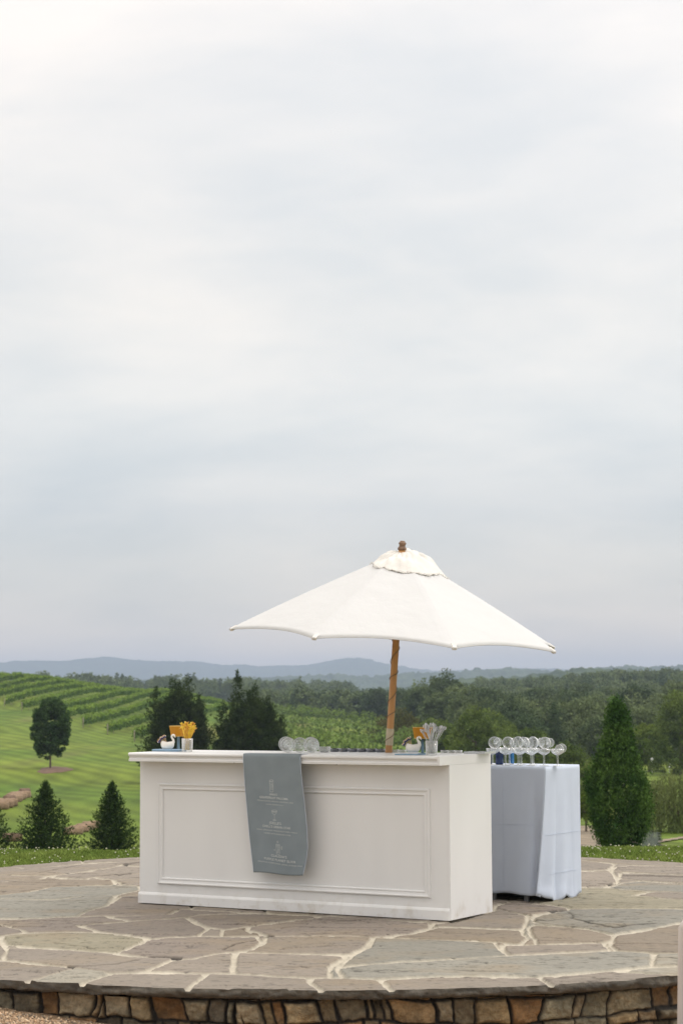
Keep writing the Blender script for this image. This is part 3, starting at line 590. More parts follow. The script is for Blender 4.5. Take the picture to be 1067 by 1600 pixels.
def trunk_mb(H, r, lean=0, rs=None, limbs=5, spread=.3, base=.25):
    mb = MB(); n = 7; mb.tube([(lean * (i / n) ** 2, 0, -.6 + (H * .8 + .6) * i / n) for i in range(n + 1)], [r * (1.25 if i == 0 else 1) * (1 - .85 * i / n) for i in range(n + 1)], 8)
    rs = rs or np.random.RandomState(0)
    for k in range(limbs):
        a = rs.rand() * 6.28; z0 = H * rs.uniform(base, .6); L = H * spread * rs.uniform(.7, 1.2)
        mb.tube([(0, 0, z0), (math.cos(a) * L * .45, math.sin(a) * L * .45, z0 + L * .35), (math.cos(a) * L, math.sin(a) * L, z0 + L * .85)], [r * .45, r * .3, r * .08], 6)
    return mb
def conifer_pts(rs, H, Wd, dens, z0=.02, power=.85, up=.35, tops=1, rag=.3, thick=.16):
    P = []; O = []; nb = int(dens)
    for i in range(nb):
        t = z0 + (1 - z0) * (rs.rand() ** 1.15); a = rs.rand() * 6.283
        L = Wd / 2 * max(.03, (1 - t)) ** power * (1 - rag + rag * 1.6 * rs.rand()) * (1 - .35 * max(0, .12 - t) / .12); k = max(4, int(26 * L / (Wd / 2)) + 3)
        s = rs.rand(k) ** .6; r = L * s; z = t * H + up * L * s ** 1.6 - .05 * L
        sp = Wd * thick * .5 * (.25 + .6 * (1 - s))
        p = np.stack([np.cos(a) * r, np.sin(a) * r, z], 1) + rs.normal(size=(k, 3)) * sp[:, None] * .55
        P.append(p); O.append(np.tile(np.array([np.cos(a), np.sin(a), .7]), (k, 1)) + rs.normal(size=(k, 3)) * .3)
    return np.concatenate(P), np.concatenate(O)
def put_tree(name, label, cat, x, y, crown, cm, trunk, tm, group=None, z=None, rz=0):
    t = thing(name, label, cat, (x, y, h1(x, y) if z is None else z), (0, 0, rz), group)
    o = link('crown', crown, cm, t)
    if trunk is not None: trunk.build('trunk', tm, t)
    return t
def px_x(px, y): return at_y(px, 1100, y).x

def near_trees():
    rs = np.random.RandomState(7)
    # two big dark cedars behind the bar
    def cedar(px, y, H, Wd, seed, label, spires, width_low=1.0):
        r = np.random.RandomState(seed); Ps = []; Os = []
        for dx, dy, hh, ww, dn in spires:
            p, o = conifer_pts(r, hh, ww, int(dn * 1.7), .0, .7, .75, rag=.40, thick=.17); p[:, 0] += dx; p[:, 1] += dy; Ps.append(p); Os.append(o)
        p, o = broad_pts(r, Wd * .93, H * .93, .1, 460, 80, .075, 7, -.16); Ps.append(p); Os.append(o + np.array([0, 0, .8]))
        P = np.concatenate(Ps); O = np.concatenate(Os); V, Fq = leaf_quads(r, P, .19, O, .45, -.3)
        put_tree('cedar_tree', label, 'tree', px_x(px, y), y, np_mesh('crown', V, Fq), LF['cedar'], trunk_mb(H * .85, .22, rs=r), BARK)
    cedar(276, 165, 8.0, 5.4, 3, 'dark wide cedar behind the left end of the bar, beside the gold stirrers', [(-.35, 0, 8.4, 4.6, 220), (.95, .3, 8.7, 4.4, 220), (-1.7, .2, 7.7, 3.8, 180), (1.9, -.2, 7.1, 3.4, 160), (.2, -.6, 8.1, 4.6, 180)])
    cedar(392, 162, 7.9, 6.1, 5, 'dark cedar with a tall pointed tip behind the grey menu cloth', [(-1.05, 0, 9.0, 3.2, 210), (.25, .2, 7.9, 4.2, 210), (1.4, -.3, 6.9, 3.8, 170), (-2.2, .2, 6.6, 3.4, 140), (2.5, .1, 5.4, 2.8, 110), (-.2, -.5, 7.3, 4.4, 170)])
    # lollipop tree on the lawn
    y = 178; x = px_x(80, y); r = np.random.RandomState(12)
    P, O = broad_pts(r, 4.25, 7.1, .75, 340, 80, .075, 3, -.10); V, Fq = leaf_quads(r, P, .19, O, .6)
    put_tree('round_tree', 'small rounded dark green tree standing alone on the mown hillside', 'tree', x, y, np_mesh('crown', V, Fq), LF['oak'], trunk_mb(4.5, .11, rs=r, limbs=6, spread=.22), BARK)
    a = np.linspace(0, 2 * math.pi, 40, endpoint=False); rr = 1 + .12 * np.sin(a * 3 + 1) + .06 * np.sin(a * 7); V = [(x + .55, y - 3, h1(x + .3, y - 3) + .12)]
    Rg = [0, .4, .75, 1.0]; V = []; 
    for q in Rg[1:]:
        for k in range(40): xx = x + .45 + 1.35 * q * rr[k] * math.cos(a[k]); yy = y - .6 + 4.4 * q * rr[k] * math.sin(a[k]); V.append((xx, yy, h1(xx, yy) + .14 * (1 - q * q) + .02))
    xx, yy = x + .45, y - .6; V.append((xx, yy, h1(xx, yy) + .16)); Fs = [(120, k, (k + 1) % 40) for k in range(40)] + [(j * 40 + k, (j + 1) * 40 + k, (j + 1) * 40 + (k + 1) % 40, j * 40 + (k + 1) % 40) for j in range(2) for k in range(40)]
    tag(MB().add(V, Fs, True).build('mulch_bed', mat('mulch', (.14, .085, .055), .95, var=.3, vscale=3)), kind='structure')
    # three young conifers just below the lawn edge
    for px, y, H, Wd, sd, lb in ((73, 70, 3.05, 2.25, 21, 'broad young evergreen below the lawn edge, middle one of the three at left'),
                                 (176, 72, 2.98, 1.95, 22, 'narrow young evergreen below the lawn edge, nearest the bar'),
                                 (-22, 70, 3.0, 2.0, 23, 'young evergreen cut off by the left edge of the picture')):
        r = np.random.RandomState(sd); P, O = conifer_pts(r, H, Wd * 1.10, 1050, 0, .80, .5, rag=.48, thick=.12)
        V, Fq = leaf_quads(r, P, .085, O, .42, -.2, .8); top = at_y(px, 1222, y).z; x = px_x(px, y)
        put_tree('young_evergreen', lb, 'tree', x, y, np_mesh('crown', V, Fq), LF['young'], trunk_mb(H * .8, .05, rs=r, limbs=0), BARK, 'young evergreens below the lawn edge', z=top - H)
    # columnar tree at the right
    y = 60; r = np.random.RandomState(31); H = 4.28; P = []; O = []
    prof = lambda t: np.interp(t, [0, .05, .15, .32, .48, .64, .8, .92, .97, 1], [.20, .38, .74, .90, .89, .56, .35, .26, .20, .10])
    for i in range(1150):
        t = r.rand() ** 1.05; a = r.rand() * 6.283; R0 = prof(t) * (1 + .10 * math.sin(a * 3 + t * 9) + .07 * math.sin(a * 5 - t * 14)); rr = R0 * r.uniform(.45, 1) ** .4
        q = r.normal(size=(42, 3)); L = r.uniform(.10, .2); c = np.array([math.cos(a) * rr, math.sin(a) * rr, t * H])
        P.append(c + q * np.array([.07, .07, .17]) * (L / .15)); O.append(np.tile(np.array([math.cos(a) * .5, math.sin(a) * .5, 1.1]), (42, 1)))
    for i in range(26):
        a = r.rand() * 6.28; rr = .28 * r.rand(); q = r.normal(size=(30, 3)); P.append(np.array([math.cos(a) * rr - .04, math.sin(a) * rr, H * r.uniform(.93, 1.0)]) + q * np.array([.05, .05, .14])); O.append(np.tile(np.array([0, 0, 1.]), (30, 1)))
    P = np.concatenate(P); O = np.concatenate(O); V, Fq = leaf_quads(r, P, .085, O, .5)
    put_tree('column_tree', 'tall narrow dark green tree right of the cloth covered table', 'tree', px_x(963, y), y, np_mesh('crown', V, Fq), LF['column'], trunk_mb(4, .07, rs=r, limbs=5, spread=.12, base=.05), BARKP, z=at_y(963, 1108, y).z - H)
    # willows by the stream
    for px, y, Wd, yt, H, sd, lb in ((1062, 92, 5.3, 1202, 3.35, 41, 'pale drooping willow at the right edge behind the narrow dark tree'), ):
        r = np.random.RandomState(sd); P = []; O = []
        for i in range(430):
            a = r.rand() * 6.283; rr = Wd / 2 * math.sqrt(r.rand()) * r.uniform(.8, 1.05); zt = H * (1 - .42 * (rr / (Wd / 2)) ** 2) * r.uniform(.86, 1.0); L = zt * r.uniform(.55, .97); k = 46
            s = np.sort(r.rand(k)); w = .12 * s; P.append(np.stack([math.cos(a) * rr * (1 + w) + .05 * np.sin(s * 5 + i), math.sin(a) * rr * (1 + w) + .05 * np.cos(s * 4 + i), zt - L * s], 1) + r.normal(size=(k, 3)) * .045); O.append(np.tile(np.array([math.cos(a) * .15, math.sin(a) * .15, -1.4]), (k, 1)))
        P = np.concatenate(P); O = np.concatenate(O); V, Fq = leaf_quads(r, P, .17, O, .26, out_w=1.2)
        put_tree('willow_tree', lb, 'tree', px_x(px, y), y, np_mesh('crown', V, Fq), LF['willow'], trunk_mb(H * .8, .16, rs=r, limbs=5, spread=.35), BARK, z=at_y(px, yt, y).z - H)
    # bronze tinged tree by the pole and leafy trees behind the table
    def leafy(name, label, px, y, Wd, ytop, ybase, m, sd, nc=150, nl=60, ls=.3, cr=.12, cat='tree', egg=-.15):
        r = np.random.RandomState(sd); zt = at_y(px, ytop, y).z; x = px_x(px, y); zb = at_y(px, ybase, y).z; H = zt - zb
        P, O = broad_pts(r, Wd, H, .04 * H, nc, nl, cr, 7, egg); V, Fq = leaf_quads(r, P, ls, O, .6)
        put_tree(name, label, cat, x, y, np_mesh('crown', V, Fq), LF[m], trunk_mb(H * .85, .035 * H, rs=r), BARK, z=zb)
    leafy('leafy_tree', 'bronze tinged leafy tree seen just right of the umbrella pole', 626, 300, 9.2, 1112, 1178, 'brown', 51)
    leafy('leafy_tree', 'olive green tree above the right glass of clear stirrers', 678, 260, 7, 1122, 1190, 'mid', 52)
    leafy('leafy_tree', 'bushy mid green tree between the clear stirrers and the row of glasses', 742, 205, 6.2, 1106, 1215, 'mid', 53, 220, 70, .22, .10)
    leafy('leafy_tree', 'rounded yellow green tree directly above the lying glasses', 828, 190, 6.6, 1128, 1250, 'mid', 54, 240, 70, .21, .10)
    leafy('leafy_tree', 'mid green tree rising between the table and the narrow dark tree', 888, 160, 5.2, 1150, 1288, 'mid', 55, 240, 75, .18, .10)
    leafy('leafy_tree', 'low dull green tree in the gap left of the row of glasses', 782, 235, 6, 1120, 1210, 'mid', 56, 150, 60, .25, .11)
    leafy('leafy_tree', 'broad light green tree at the right edge under the wooded crest', 1062, 215, 6.4, 1085, 1205, 'mid', 57, 260, 70, .22, .10)
    leafy('leafy_tree', 'yellow green tree between the narrow dark tree and the right edge', 1012, 225, 5.6, 1122, 1208, 'light', 58, 200, 70, .22, .10)
    leafy('leafy_bush', 'bright green bush low down between the table and the narrow dark tree', 912, 92, 1.3, 1228, 1292, 'light', 59, 90, 60, .11, .13, 'bush')
    leafy('leafy_bush', 'small bright green bush beside the base of the clear stirrers', 708, 215, 2.6, 1148, 1180, 'light', 60, 80, 50, .2, .14, 'bush')
near_trees()

def make_proto(kind, sd):
    r = np.random.RandomState(sd)
    if kind == 'b':
        W_ = r.uniform(10.5, 14); H = r.uniform(10, 12.5); P, O = broad_pts(r, W_, H, H * .06, 60, 150, .15, 7, -.1); V, Fq = leaf_quads(r, P, .50, O, .7)
        tm = trunk_mb(H * .8, .22, rs=r, limbs=3)
    else:
        W_ = r.uniform(6.5, 7.5); H = r.uniform(10, 12); P, O = conifer_pts(r, H, W_, 190, .12, .75, .3, rag=.4); V, Fq = leaf_quads(r, P, .5, O, .5)
        tm = trunk_mb(H * .85, .2, rs=r, limbs=0)
    n = len(V); tv = np.array(tm.v); tf = [f for f in tm.f if len(f) == 4]
    return np.concatenate([V, tv]), np.concatenate([Fq, np.array(tf) + n]), np.concatenate([np.zeros(len(Fq)), np.ones(len(tf))])
def forest():
    rs = np.random.RandomState(99)
    # grove near-surface trees
    kinds = [('b', s) for s in range(100, 110)] + [('c', 112), ('c', 113)]
    PR = [make_proto(*k) for k in kinds]; meshes = []
    for (V, Fq, mi) in PR:
        me = np_mesh('forest_tree', V, Fq, False, None, mi); me.materials.append(LF['forest']); me.materials.append(BARK); meshes.append(me)
    pts = []
    # near to far, trees set no closer than a crown apart
    y = 245.0
    while y < 960:
        st = 7.6 if y < 600 else 9.5; x0 = px_x(395, y); x1 = px_x(1125, y); x = x0 + rs.rand() * st
        while x < x1:
            px = 533.5 + F * x / y + rs.normal() * 1.0; dmin = np.interp(px, [395, 455, 560, 640, 680, 740, 800, 1000, 1130], [640, 560, 520, 470, 380, 300, 250, 262, 250])
            if y > dmin: pts.append((x + rs.normal() * 1.3, y + rs.normal() * 1.8))
            x += st * rs.uniform(.8, 1.25)
        y += st * (1.05 if y < 600 else 1.5)
    pts.sort(key=lambda p: p[1]); near = pts[:250]; far = pts[250:]
    for i, (x, y) in enumerate(near):
        k = rs.randint(len(kinds)); s = rs.uniform(.62, .95) * (.85 if y < 330 else 1)
        o = link('forest_tree', meshes[k]); o.location = (x, y, h1(x, y) - .2); o.rotation_euler = (0, 0, rs.rand() * 6.28); o.scale = (s, s, s * rs.uniform(.9, 1.1))
        tag(o, 'woodland tree in the closely grown lower slope of the wood at right', 'tree', 'trees on the lower slope of the wood')
    lows = []
    for j, kd in enumerate(kinds):
        V, Fq, mi = PR[j]; lf = Fq[mi == 0]; r = np.random.RandomState(j); sel = lf[r.permutation(len(lf))[:1500]]; q = V[sel.ravel()].reshape(-1, 4, 3); c = q.mean(1, keepdims=True); lows.append((q - c) * 2.0 + c)
    def mass(name, label, P, scale=(.6, .85), m='forest', sel=None):
        VV = []
        for x, y in P:
            k = rs.randint(len(lows)) if sel is None else sel[rs.randint(len(sel))]; q = lows[k]; 
            q = q[::2] if y > 620 else q
            s = rs.uniform(*scale); a = rs.rand() * 6.28; ca, sa = math.cos(a), math.sin(a)
            v = np.stack([(q[..., 0] * ca - q[..., 1] * sa) * s + x, (q[..., 0] * sa + q[..., 1] * ca) * s + y, q[..., 2] * s + h1(x, y) - .3], -1); VV.append(v.reshape(-1, 3))
        V = np.concatenate(VV); me = np_mesh(name, V, np.arange(len(V)).reshape(-1, 4)); tag(link(name, me, LF[m]), label, 'forest', kind='stuff')
    mass('wooded_slope', 'dense wood covering the long slope behind the umbrella up to the ridge', far)
    P = []
    for i in range(420):
        y = rs.uniform(950, 1500); P.append((px_x(rs.uniform(-60, 560), y), y))
    mass('distant_wood', 'distant strip of woodland beyond the vineyard crest at left', P, (.85, 1.3))
forest()

# ------------------------------------------------------------------ vineyards
POST = mat('vine_post', (.30, .25, .19), .9)
def vine_row(name, label, x0, y0, x1, y1, Hh, Wv, dens, seed, group, ls=.34, gap=0, z0=.45, period=2.4, lit_share=.30, ms=('vine', 'vine_lit')):
    r = np.random.RandomState(seed); L = math.hypot(x1 - x0, y1 - y0); n = int(L * dens)
    t = r.rand(n); cl = .5 + .5 * np.sin(t * L * 2 * math.pi / period + seed + 2.5 * vnoise(t * L / 9, t * 0, seed)); keep = r.rand(n) < (.8 + .2 * cl if gap == 0 else cl ** 2.2 + .01); t = t[keep]; cl = cl[keep]; n = len(t)
    px, py = -(y1 - y0) / L, (x1 - x0) / L; off = r.normal(size=n) * Wv * .33
    X = x0 + (x1 - x0) * t + px * off; Y = y0 + (y1 - y0) * t + py * off; top = Hh * (.85 + .3 * vnoise(t * L * .8, t * 0, seed)) * (1 if gap == 0 else .6 + .45 * cl)
    f = r.rand(n) ** .75; Z = z0 + (top - z0) * f; P = np.stack([X - x0, Y - y0, hgt(X, Y) + Z - h1(x0, y0)], 1)
    t_ = thing(name, label, 'vine row', (x0, y0, h1(x0, y0)), group=group)
    for nm, sel, mm in (('foliage', f < 1 - lit_share, ms[0]), ('lit_top', f >= 1 - lit_share, ms[1])):  # upper leaves get a paler material, painting the rows as lit from above
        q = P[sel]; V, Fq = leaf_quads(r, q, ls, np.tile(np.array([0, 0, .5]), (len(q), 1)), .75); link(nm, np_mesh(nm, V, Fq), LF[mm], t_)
    for k in range(2):
        q = k * 6.0 / L; X_, Y_ = x0 + (x1 - x0) * q, y0 + (y1 - y0) * q; z_ = h1(X_, Y_) - h1(x0, y0)
        MB().tube([(X_ - x0, Y_ - y0 - .1, z_ - .3), (X_ - x0, Y_ - y0 - .1, z_ + Hh * .9)], .06 if k == 0 else .04, 6).build('post', POST, t_)
    return t_
ORD = ['first', 'second', 'third', 'fourth', 'fifth', 'sixth', 'seventh', 'eighth', 'ninth', 'tenth', 'eleventh', 'twelfth', 'thirteenth', 'fourteenth', 'fifteenth', 'sixteenth']
def vineyards():
    for k in range(15):
        X = -28 - 5.2 * k; yb = 270 + 13.5 * k - max(0, k - 6) * 9
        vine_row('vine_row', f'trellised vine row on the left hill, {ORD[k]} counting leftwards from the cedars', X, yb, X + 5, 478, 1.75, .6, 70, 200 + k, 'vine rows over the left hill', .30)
    for k in range(5):
        y = 226 + k * 50; xa = px_x(385, y + 45); xb = px_x(650, y - 45)
        vine_row('vine_row', f'clumpy vine row crossing the green slope behind the bar, {ORD[k]} counting away from it', xa, y + 45, xb, y - 45, 2.4, 1.5, 60, 300 + k, 'vine rows behind the middle of the bar', .40, gap=1, z0=.1, period=5.2, lit_share=.35, ms=('orchard', 'orchard_lit'))
vineyards()

# ------------------------------------------------------------------ lawn edge with clover
def lawn_edge():
    rs = np.random.RandomState(8)
    def region(n):
        x = rs.uniform(-4.6, 4.6, n); y = rs.uniform(16.6, 20.6, n); k = (np.hypot(x - CX, y - CY) > rim(np.arctan2(y - CY, x - CX)) + .03) & ((x < -1.3) | (x > 1.7)); return x[k], y[k]
    x, y = region(90000); n = len(x); z = hgt(x, y); h = rs.uniform(.02, .055, n) * (.6 + .8 * vnoise(x * 4, y * 4, 3, 2)); a = rs.rand(n) * 6.28; w = rs.uniform(.003, .006, n); l = rs.normal(size=(n, 2)) * .02
    b = np.stack([x, y, z - .005], 1); d = np.stack([np.cos(a) * w, np.sin(a) * w, a * 0], 1); t = b + np.stack([l[:, 0], l[:, 1], h], 1); m = (b + t) / 2 + np.stack([l[:, 0] * -.3, l[:, 1] * -.3, h * .1], 1)
    V = np.stack([b - d, b + d, m + d * .8, t], 1).reshape(-1, 3)
    tag(link('lawn_grass', np_mesh('lawn_grass', V, np.arange(4 * n).reshape(-1, 4)), LF['lawn']), 'short green lawn growing along the far edge of the flagstones', 'grass', kind='stuff')
    x, y = region(1500); k = vnoise(x * 1.7, y * 1.7, 5, 2) + rs.rand(len(x)) * .5 > .72; x, y = x[k], y[k]; n = len(x); z = hgt(x, y) + rs.uniform(.03, .06, n)
    c = np.array([(1, 0, 0), (-1, 0, 0), (0, 1, 0), (0, -1, 0), (0, 0, 1), (0, 0, -1)], float); f = np.array([(0, 2, 4), (2, 1, 4), (1, 3, 4), (3, 0, 4), (2, 0, 5), (1, 2, 5), (3, 1, 5), (0, 3, 5)])
    V = c[None] * rs.uniform(.006, .010, (n, 1, 1)) + np.stack([x, y, z], 1)[:, None]; Fq = (f[None] + np.arange(n)[:, None, None] * 6).reshape(-1, 3)
    tag(link('clover_flowers', np_mesh('clover_flowers', V.reshape(-1, 3), Fq), mat('clover_white', (.50, .49, .36), .8)), 'tiny white clover flowers dotted through the lawn edge', 'flowers', kind='stuff')
lawn_edge()

# ------------------------------------------------------------------ stream, banks, straw bales, stakes
def small_land():
    rs = np.random.RandomState(3)
    # stream bed of pale stones and a strip of water
    def ribbon(name, pts, wid, m, lift, n=60):
        P = [Vector((p[0], p[1], 0)) for p in pts]; V = []; Fs = []
        for i in range(n + 1):
            t = i / n * (len(P) - 1); k = min(int(t), len(P) - 2); q = P[k].lerp(P[k + 1], t - k); d = (P[k + 1] - P[k]).normalized(); s = Vector((-d.y, d.x, 0))
            w = wid * (1 + .3 * math.sin(i * 1.3)); 
            for j in range(5):
                v = q + s * (j / 4 - .5) * w; V.append((v.x, v.y, h1(v.x, v.y) + lift))
        for i in range(n):
            for j in range(4): Fs.append((i * 5 + j, i * 5 + j + 1, i * 5 + j + 6, i * 5 + j + 5))
        return tag(MB().add(V, Fs, True).build(name, m), kind='structure')
    g = lambda px, py, y: (px_x(px, y), y)
    ribbon('stream_bank', [g(895, 0, 100), g(915, 0, 84), g(925, 0, 70), g(960, 0, 62)], 4.2, mat('bank_mud', (.20, .16, .11), .9, var=.5, vscale=1.2, bump=.1, bscale=3), .03)
    ribbon('stream_water', [g(978, 0, 58), g(1003, 0, 66), g(1012, 0, 78), g(1012, 0, 95)], .75, mat('water', (.25, .28, .30), .06), .06)
    ribbon('footpath', [g(990, 0, 73), g(1030, 0, 78), g(1075, 0, 85), g(1120, 0, 92)], .45, mat('path_dirt', (.24, .19, .13), .95, var=.2, vscale=3), .05)
    # straw bales
    straw = mat('straw', (.29, .20, .13), .95, var=.3, vscale=5, stretch=(1, 4, 4), bump=.05, bscale=9); strawd = mat('weathered_straw', (.17, .11, .075), .95, var=.3, vscale=5, bump=.05, bscale=9)
    def bale(px, py, y, L, rz, label, dark=False, r=.27):
        mb = MB(); n = 12; prof = []
        x = px_x(px, y); pz = h1(x, y)
        V = []; Fs = []; m = 14
        rr = np.random.RandomState(int(px * 7 + py))
        for i in range(n):
            s = i / (n - 1); e = 1 - .18 * (abs(s - .5) * 2) ** 6
            for k in range(m):
                a = 2 * math.pi * k / m; q = r * e * (1 + rr.normal() * .06) / max(abs(math.cos(a)), abs(math.sin(a))) ** .8; V.append(((s - .5) * L, math.cos(a) * q, r * .92 + math.sin(a) * q))
        for i in range(n - 1):
            for k in range(m): Fs.append((i * m + k, i * m + (k + 1) % m, (i + 1) * m + (k + 1) % m, (i + 1) * m + k))
        Fs += [tuple(range(m))[::-1], tuple(range((n - 1) * m, n * m))]
        o = mb.add(V, Fs, True).build('straw_bale', strawd if dark else straw); o.location = (x, y, pz); o.rotation_euler = (0, 0, rz)
        tag(o, label, 'straw bale', 'straw bales across the left lawn')
    z = 'dark end-on straw bale at the top of the upper row on the left lawn'
    bale(40, 1240, 135.5, .8, 1.2, z, True, .30)
    for k, (px, y) in enumerate(((33, 133), (28, 130), (23, 127))): bale(px, 1245, y, 1.9, -2.1 + .1 * k, ('tan straw bale just below the dark end of the upper row', 'tan straw bale in the middle of the upper row', 'tan straw bale touching the lower dark bale of the upper row')[k], False, .24)
    bale(17, 1252, 124, .7, .9, 'lower dark straw bale in the upper row, near the left picture edge', True, .30)
    for k, (px, y) in enumerate(((10, 122), (4, 120.5), (-4, 119))): bale(px, 1256, y, 1.5, .4, ('tan straw bale left of the lower dark bale', 'weathered straw bale at the left edge above the first evergreen', 'straw bale mostly cut off by the left picture edge')[k], False, .26)
    for k in range(4): bale(116 + k * 9.5, 1296, 98.5 + k * 1.6, 1.05, .75, ('straw bale emerging from behind the broad young evergreen', 'second straw bale right of the broad young evergreen', 'straw bale between the two young evergreens, left of the end bale', 'end straw bale touching the narrow young evergreen')[k], False, .185)
    bale(22, 1310, 93, .9, .3, 'short grey straw bale low between the two leftmost evergreens', True, .2)
    # white stakes on the far green
    for px, py, lb in ((1018, 1189, 'white stake with a rounded top on the far green, left one'), (1045, 1197, 'plain white stake on the far green, right one')):
        y = 222; p = at_y(px, py, y); x = p.x; zb = h1(x, y); H = max(.9, p.z - zb)
        t = thing('white_stake', lb, 'stake', (x, y, zb)); mb = MB(); mb.tube([(0, 0, -.2), (0, 0, H)], .05, 8); mb.build('post', WHITE, t)
        MB().lathe([(0, H - .02), (.12, H + .04), (.16, H + .18), (.1, H + .3), (0, H + .34)] if px < 1030 else [(.0, H), (.09, H + .01), (.09, H + .10), (0, H + .12)], 12).build('cap', WHITE, t)
small_land()

# ------------------------------------------------------------------ hills and mountains
def hill_mat(name, c1, c2, sc):
    return mat(name, c1, .95, var=.25, vscale=sc, col2=c2, spec=.05)
def ridge(name, D, depth, prof, m, rough=0.0, rstep=30, seed=0, floor=-25, tree=0.0, nx=420, ny=26):
    """a range of hills: crest heights follow prof (photo x -> crest y seen from the terrace), rounded body of real depth"""
    px = np.linspace(prof[0][0], prof[-1][0], nx); cy = np.interp(px, [p[0] for p in prof], [p[1] for p in prof])
    k = np.hanning(9); k /= k.sum(); cy = np.convolve(np.pad(cy, 4, 'edge'), k, 'valid')
    xc = (px - 533.5) / F * D; zc = EYE - (cy - (1088 + (533 - px) / 533 * 2.65)) / F * D
    s = np.linspace(-1, 1, ny); V = np.zeros((nx, ny, 3))
    for j, t in enumerate(s):
        X = xc; Y = D + t * depth + xc * 0; f = np.cos(t * math.pi / 2) ** 1.2 if abs(t) < 1 else 0
        sp = 1 + .18 * (vnoise(X / (depth * .8), Y / (depth * .8), seed, 3) - .5) * (1 - f)
        Z = floor + (zc - floor) * f * sp + rough * (vnoise(X / rstep, Y / rstep, seed + 1, 3) - .5) * (1 if abs(t) < 1 else 0)
        Z += tree * (vnoise(X / 9, Y / 9, seed + 2, 2) - .5) * (1 if abs(t) < 1 else 0); V[:, j] = np.stack([X, Y, Z], -1)
    me = np_mesh(name, V.reshape(-1, 3), grid_faces(nx, ny), True); tag(link(name, me, m), kind='structure')
HM = hill_mat('wooded_hill', (.030, .055, .024), (.075, .105, .040), .03)
ridge('wooded_hill', 1950, 420, [(-500, 1074), (-200, 1072), (0, 1069), (150, 1071), (250, 1074), (330, 1078), (420, 1082), (460, 1079), (520, 1082), (560, 1081), (640, 1076), (700, 1068), (760, 1063), (820, 1058), (870, 1053), (930, 1051), (1000, 1052), (1067, 1050), (1200, 1046), (1600, 1044)], HM, 9, 40, 3, -22, 9, nx=1500, ny=60)
ridge('middle_hills', 4300, 700, [(-500, 1070), (0, 1064), (200, 1068), (330, 1066), (400, 1061), (450, 1057), (480, 1056), (540, 1058), (600, 1058), (650, 1053), (720, 1050), (800, 1047), (860, 1048), (900, 1045), (960, 1046), (1010, 1045), (1067, 1041), (1200, 1038), (1600, 1040)], HM, 22, 120, 23, -28, 13, nx=1400, ny=50)
ridge('far_mountains', 9000, 1500, [(-600, 1048), (-200, 1042), (-60, 1040), (0, 1037), (50, 1034), (110, 1034), (150, 1031), (172, 1030), (195, 1033), (240, 1035), (300, 1035), (345, 1041), (380, 1040), (430, 1043), (470, 1042), (510, 1036), (540, 1031), (562, 1030), (590, 1035), (630, 1042), (680, 1047), (740, 1047), (850, 1048), (1067, 1049), (1600, 1044)], HM, 26, 260, 33, -30, 12, nx=900, ny=50)

# ------------------------------------------------------------------ haze
def haze():
    o = MB().box(-8000, 8000, -12950 * 0 - 60, 12000, -60, 420).build('haze', None) if False else None
    mb = MB().box(-13500, 13500, -13500, 13500, -60, 240); m = bpy.data.materials.new('haze_air'); m.use_nodes = True
    N = m.node_tree.nodes; N.clear(); out = N.new('ShaderNodeOutputMaterial'); v = N.new('ShaderNodeVolumePrincipled')
    v.inputs['Color'].default_value = (.60, .72, .93, 1); v.inputs['Density'].default_value = HAZE_DENSITY; v.inputs['Anisotropy'].default_value = .0
    m.node_tree.links.new(v.outputs[0], out.inputs['Volume']); tag(mb.build('haze', m), 'pale blue haze filling the valley air', 'haze', kind='stuff')
HAZE_DENSITY = 1.7e-4
haze()
# ------------------------------------------------------------------ the bar
YAW = -.53115
BO = Vector((.69136, 13.03476, 0)); BU = Vector((math.cos(YAW), math.sin(YAW), 0)); BV = Vector((-math.sin(YAW), math.cos(YAW), 0))
BL, BD, BH, BOV = 2.473, .606, 1.07, .1355
def bw(lx, ly, z=0): return BO + BU * lx + BV * ly + Vector((0, 0, z))
def lx_at(px, ly, z):
    """bar coordinate along the front whose point at depth ly shows in photo column px"""
    d = ray(px, 1180); k = d.x / d.y; c = BO + BV * ly       # (c.x + u.x*s) = k*(c.y + u.y*s)
    return (k * c.y - c.x) / (BU.x - k * BU.y)
def front_at(px, py, off):
    d = ray(px, py); t = (Vector((BO.x, BO.y)).dot(Vector((BV.x, BV.y))) + off) / (d.x * BV.x + d.y * BV.y); p = Vector((0, 0, EYE)) + d * t
    return (p - BO).dot(BU), p.z
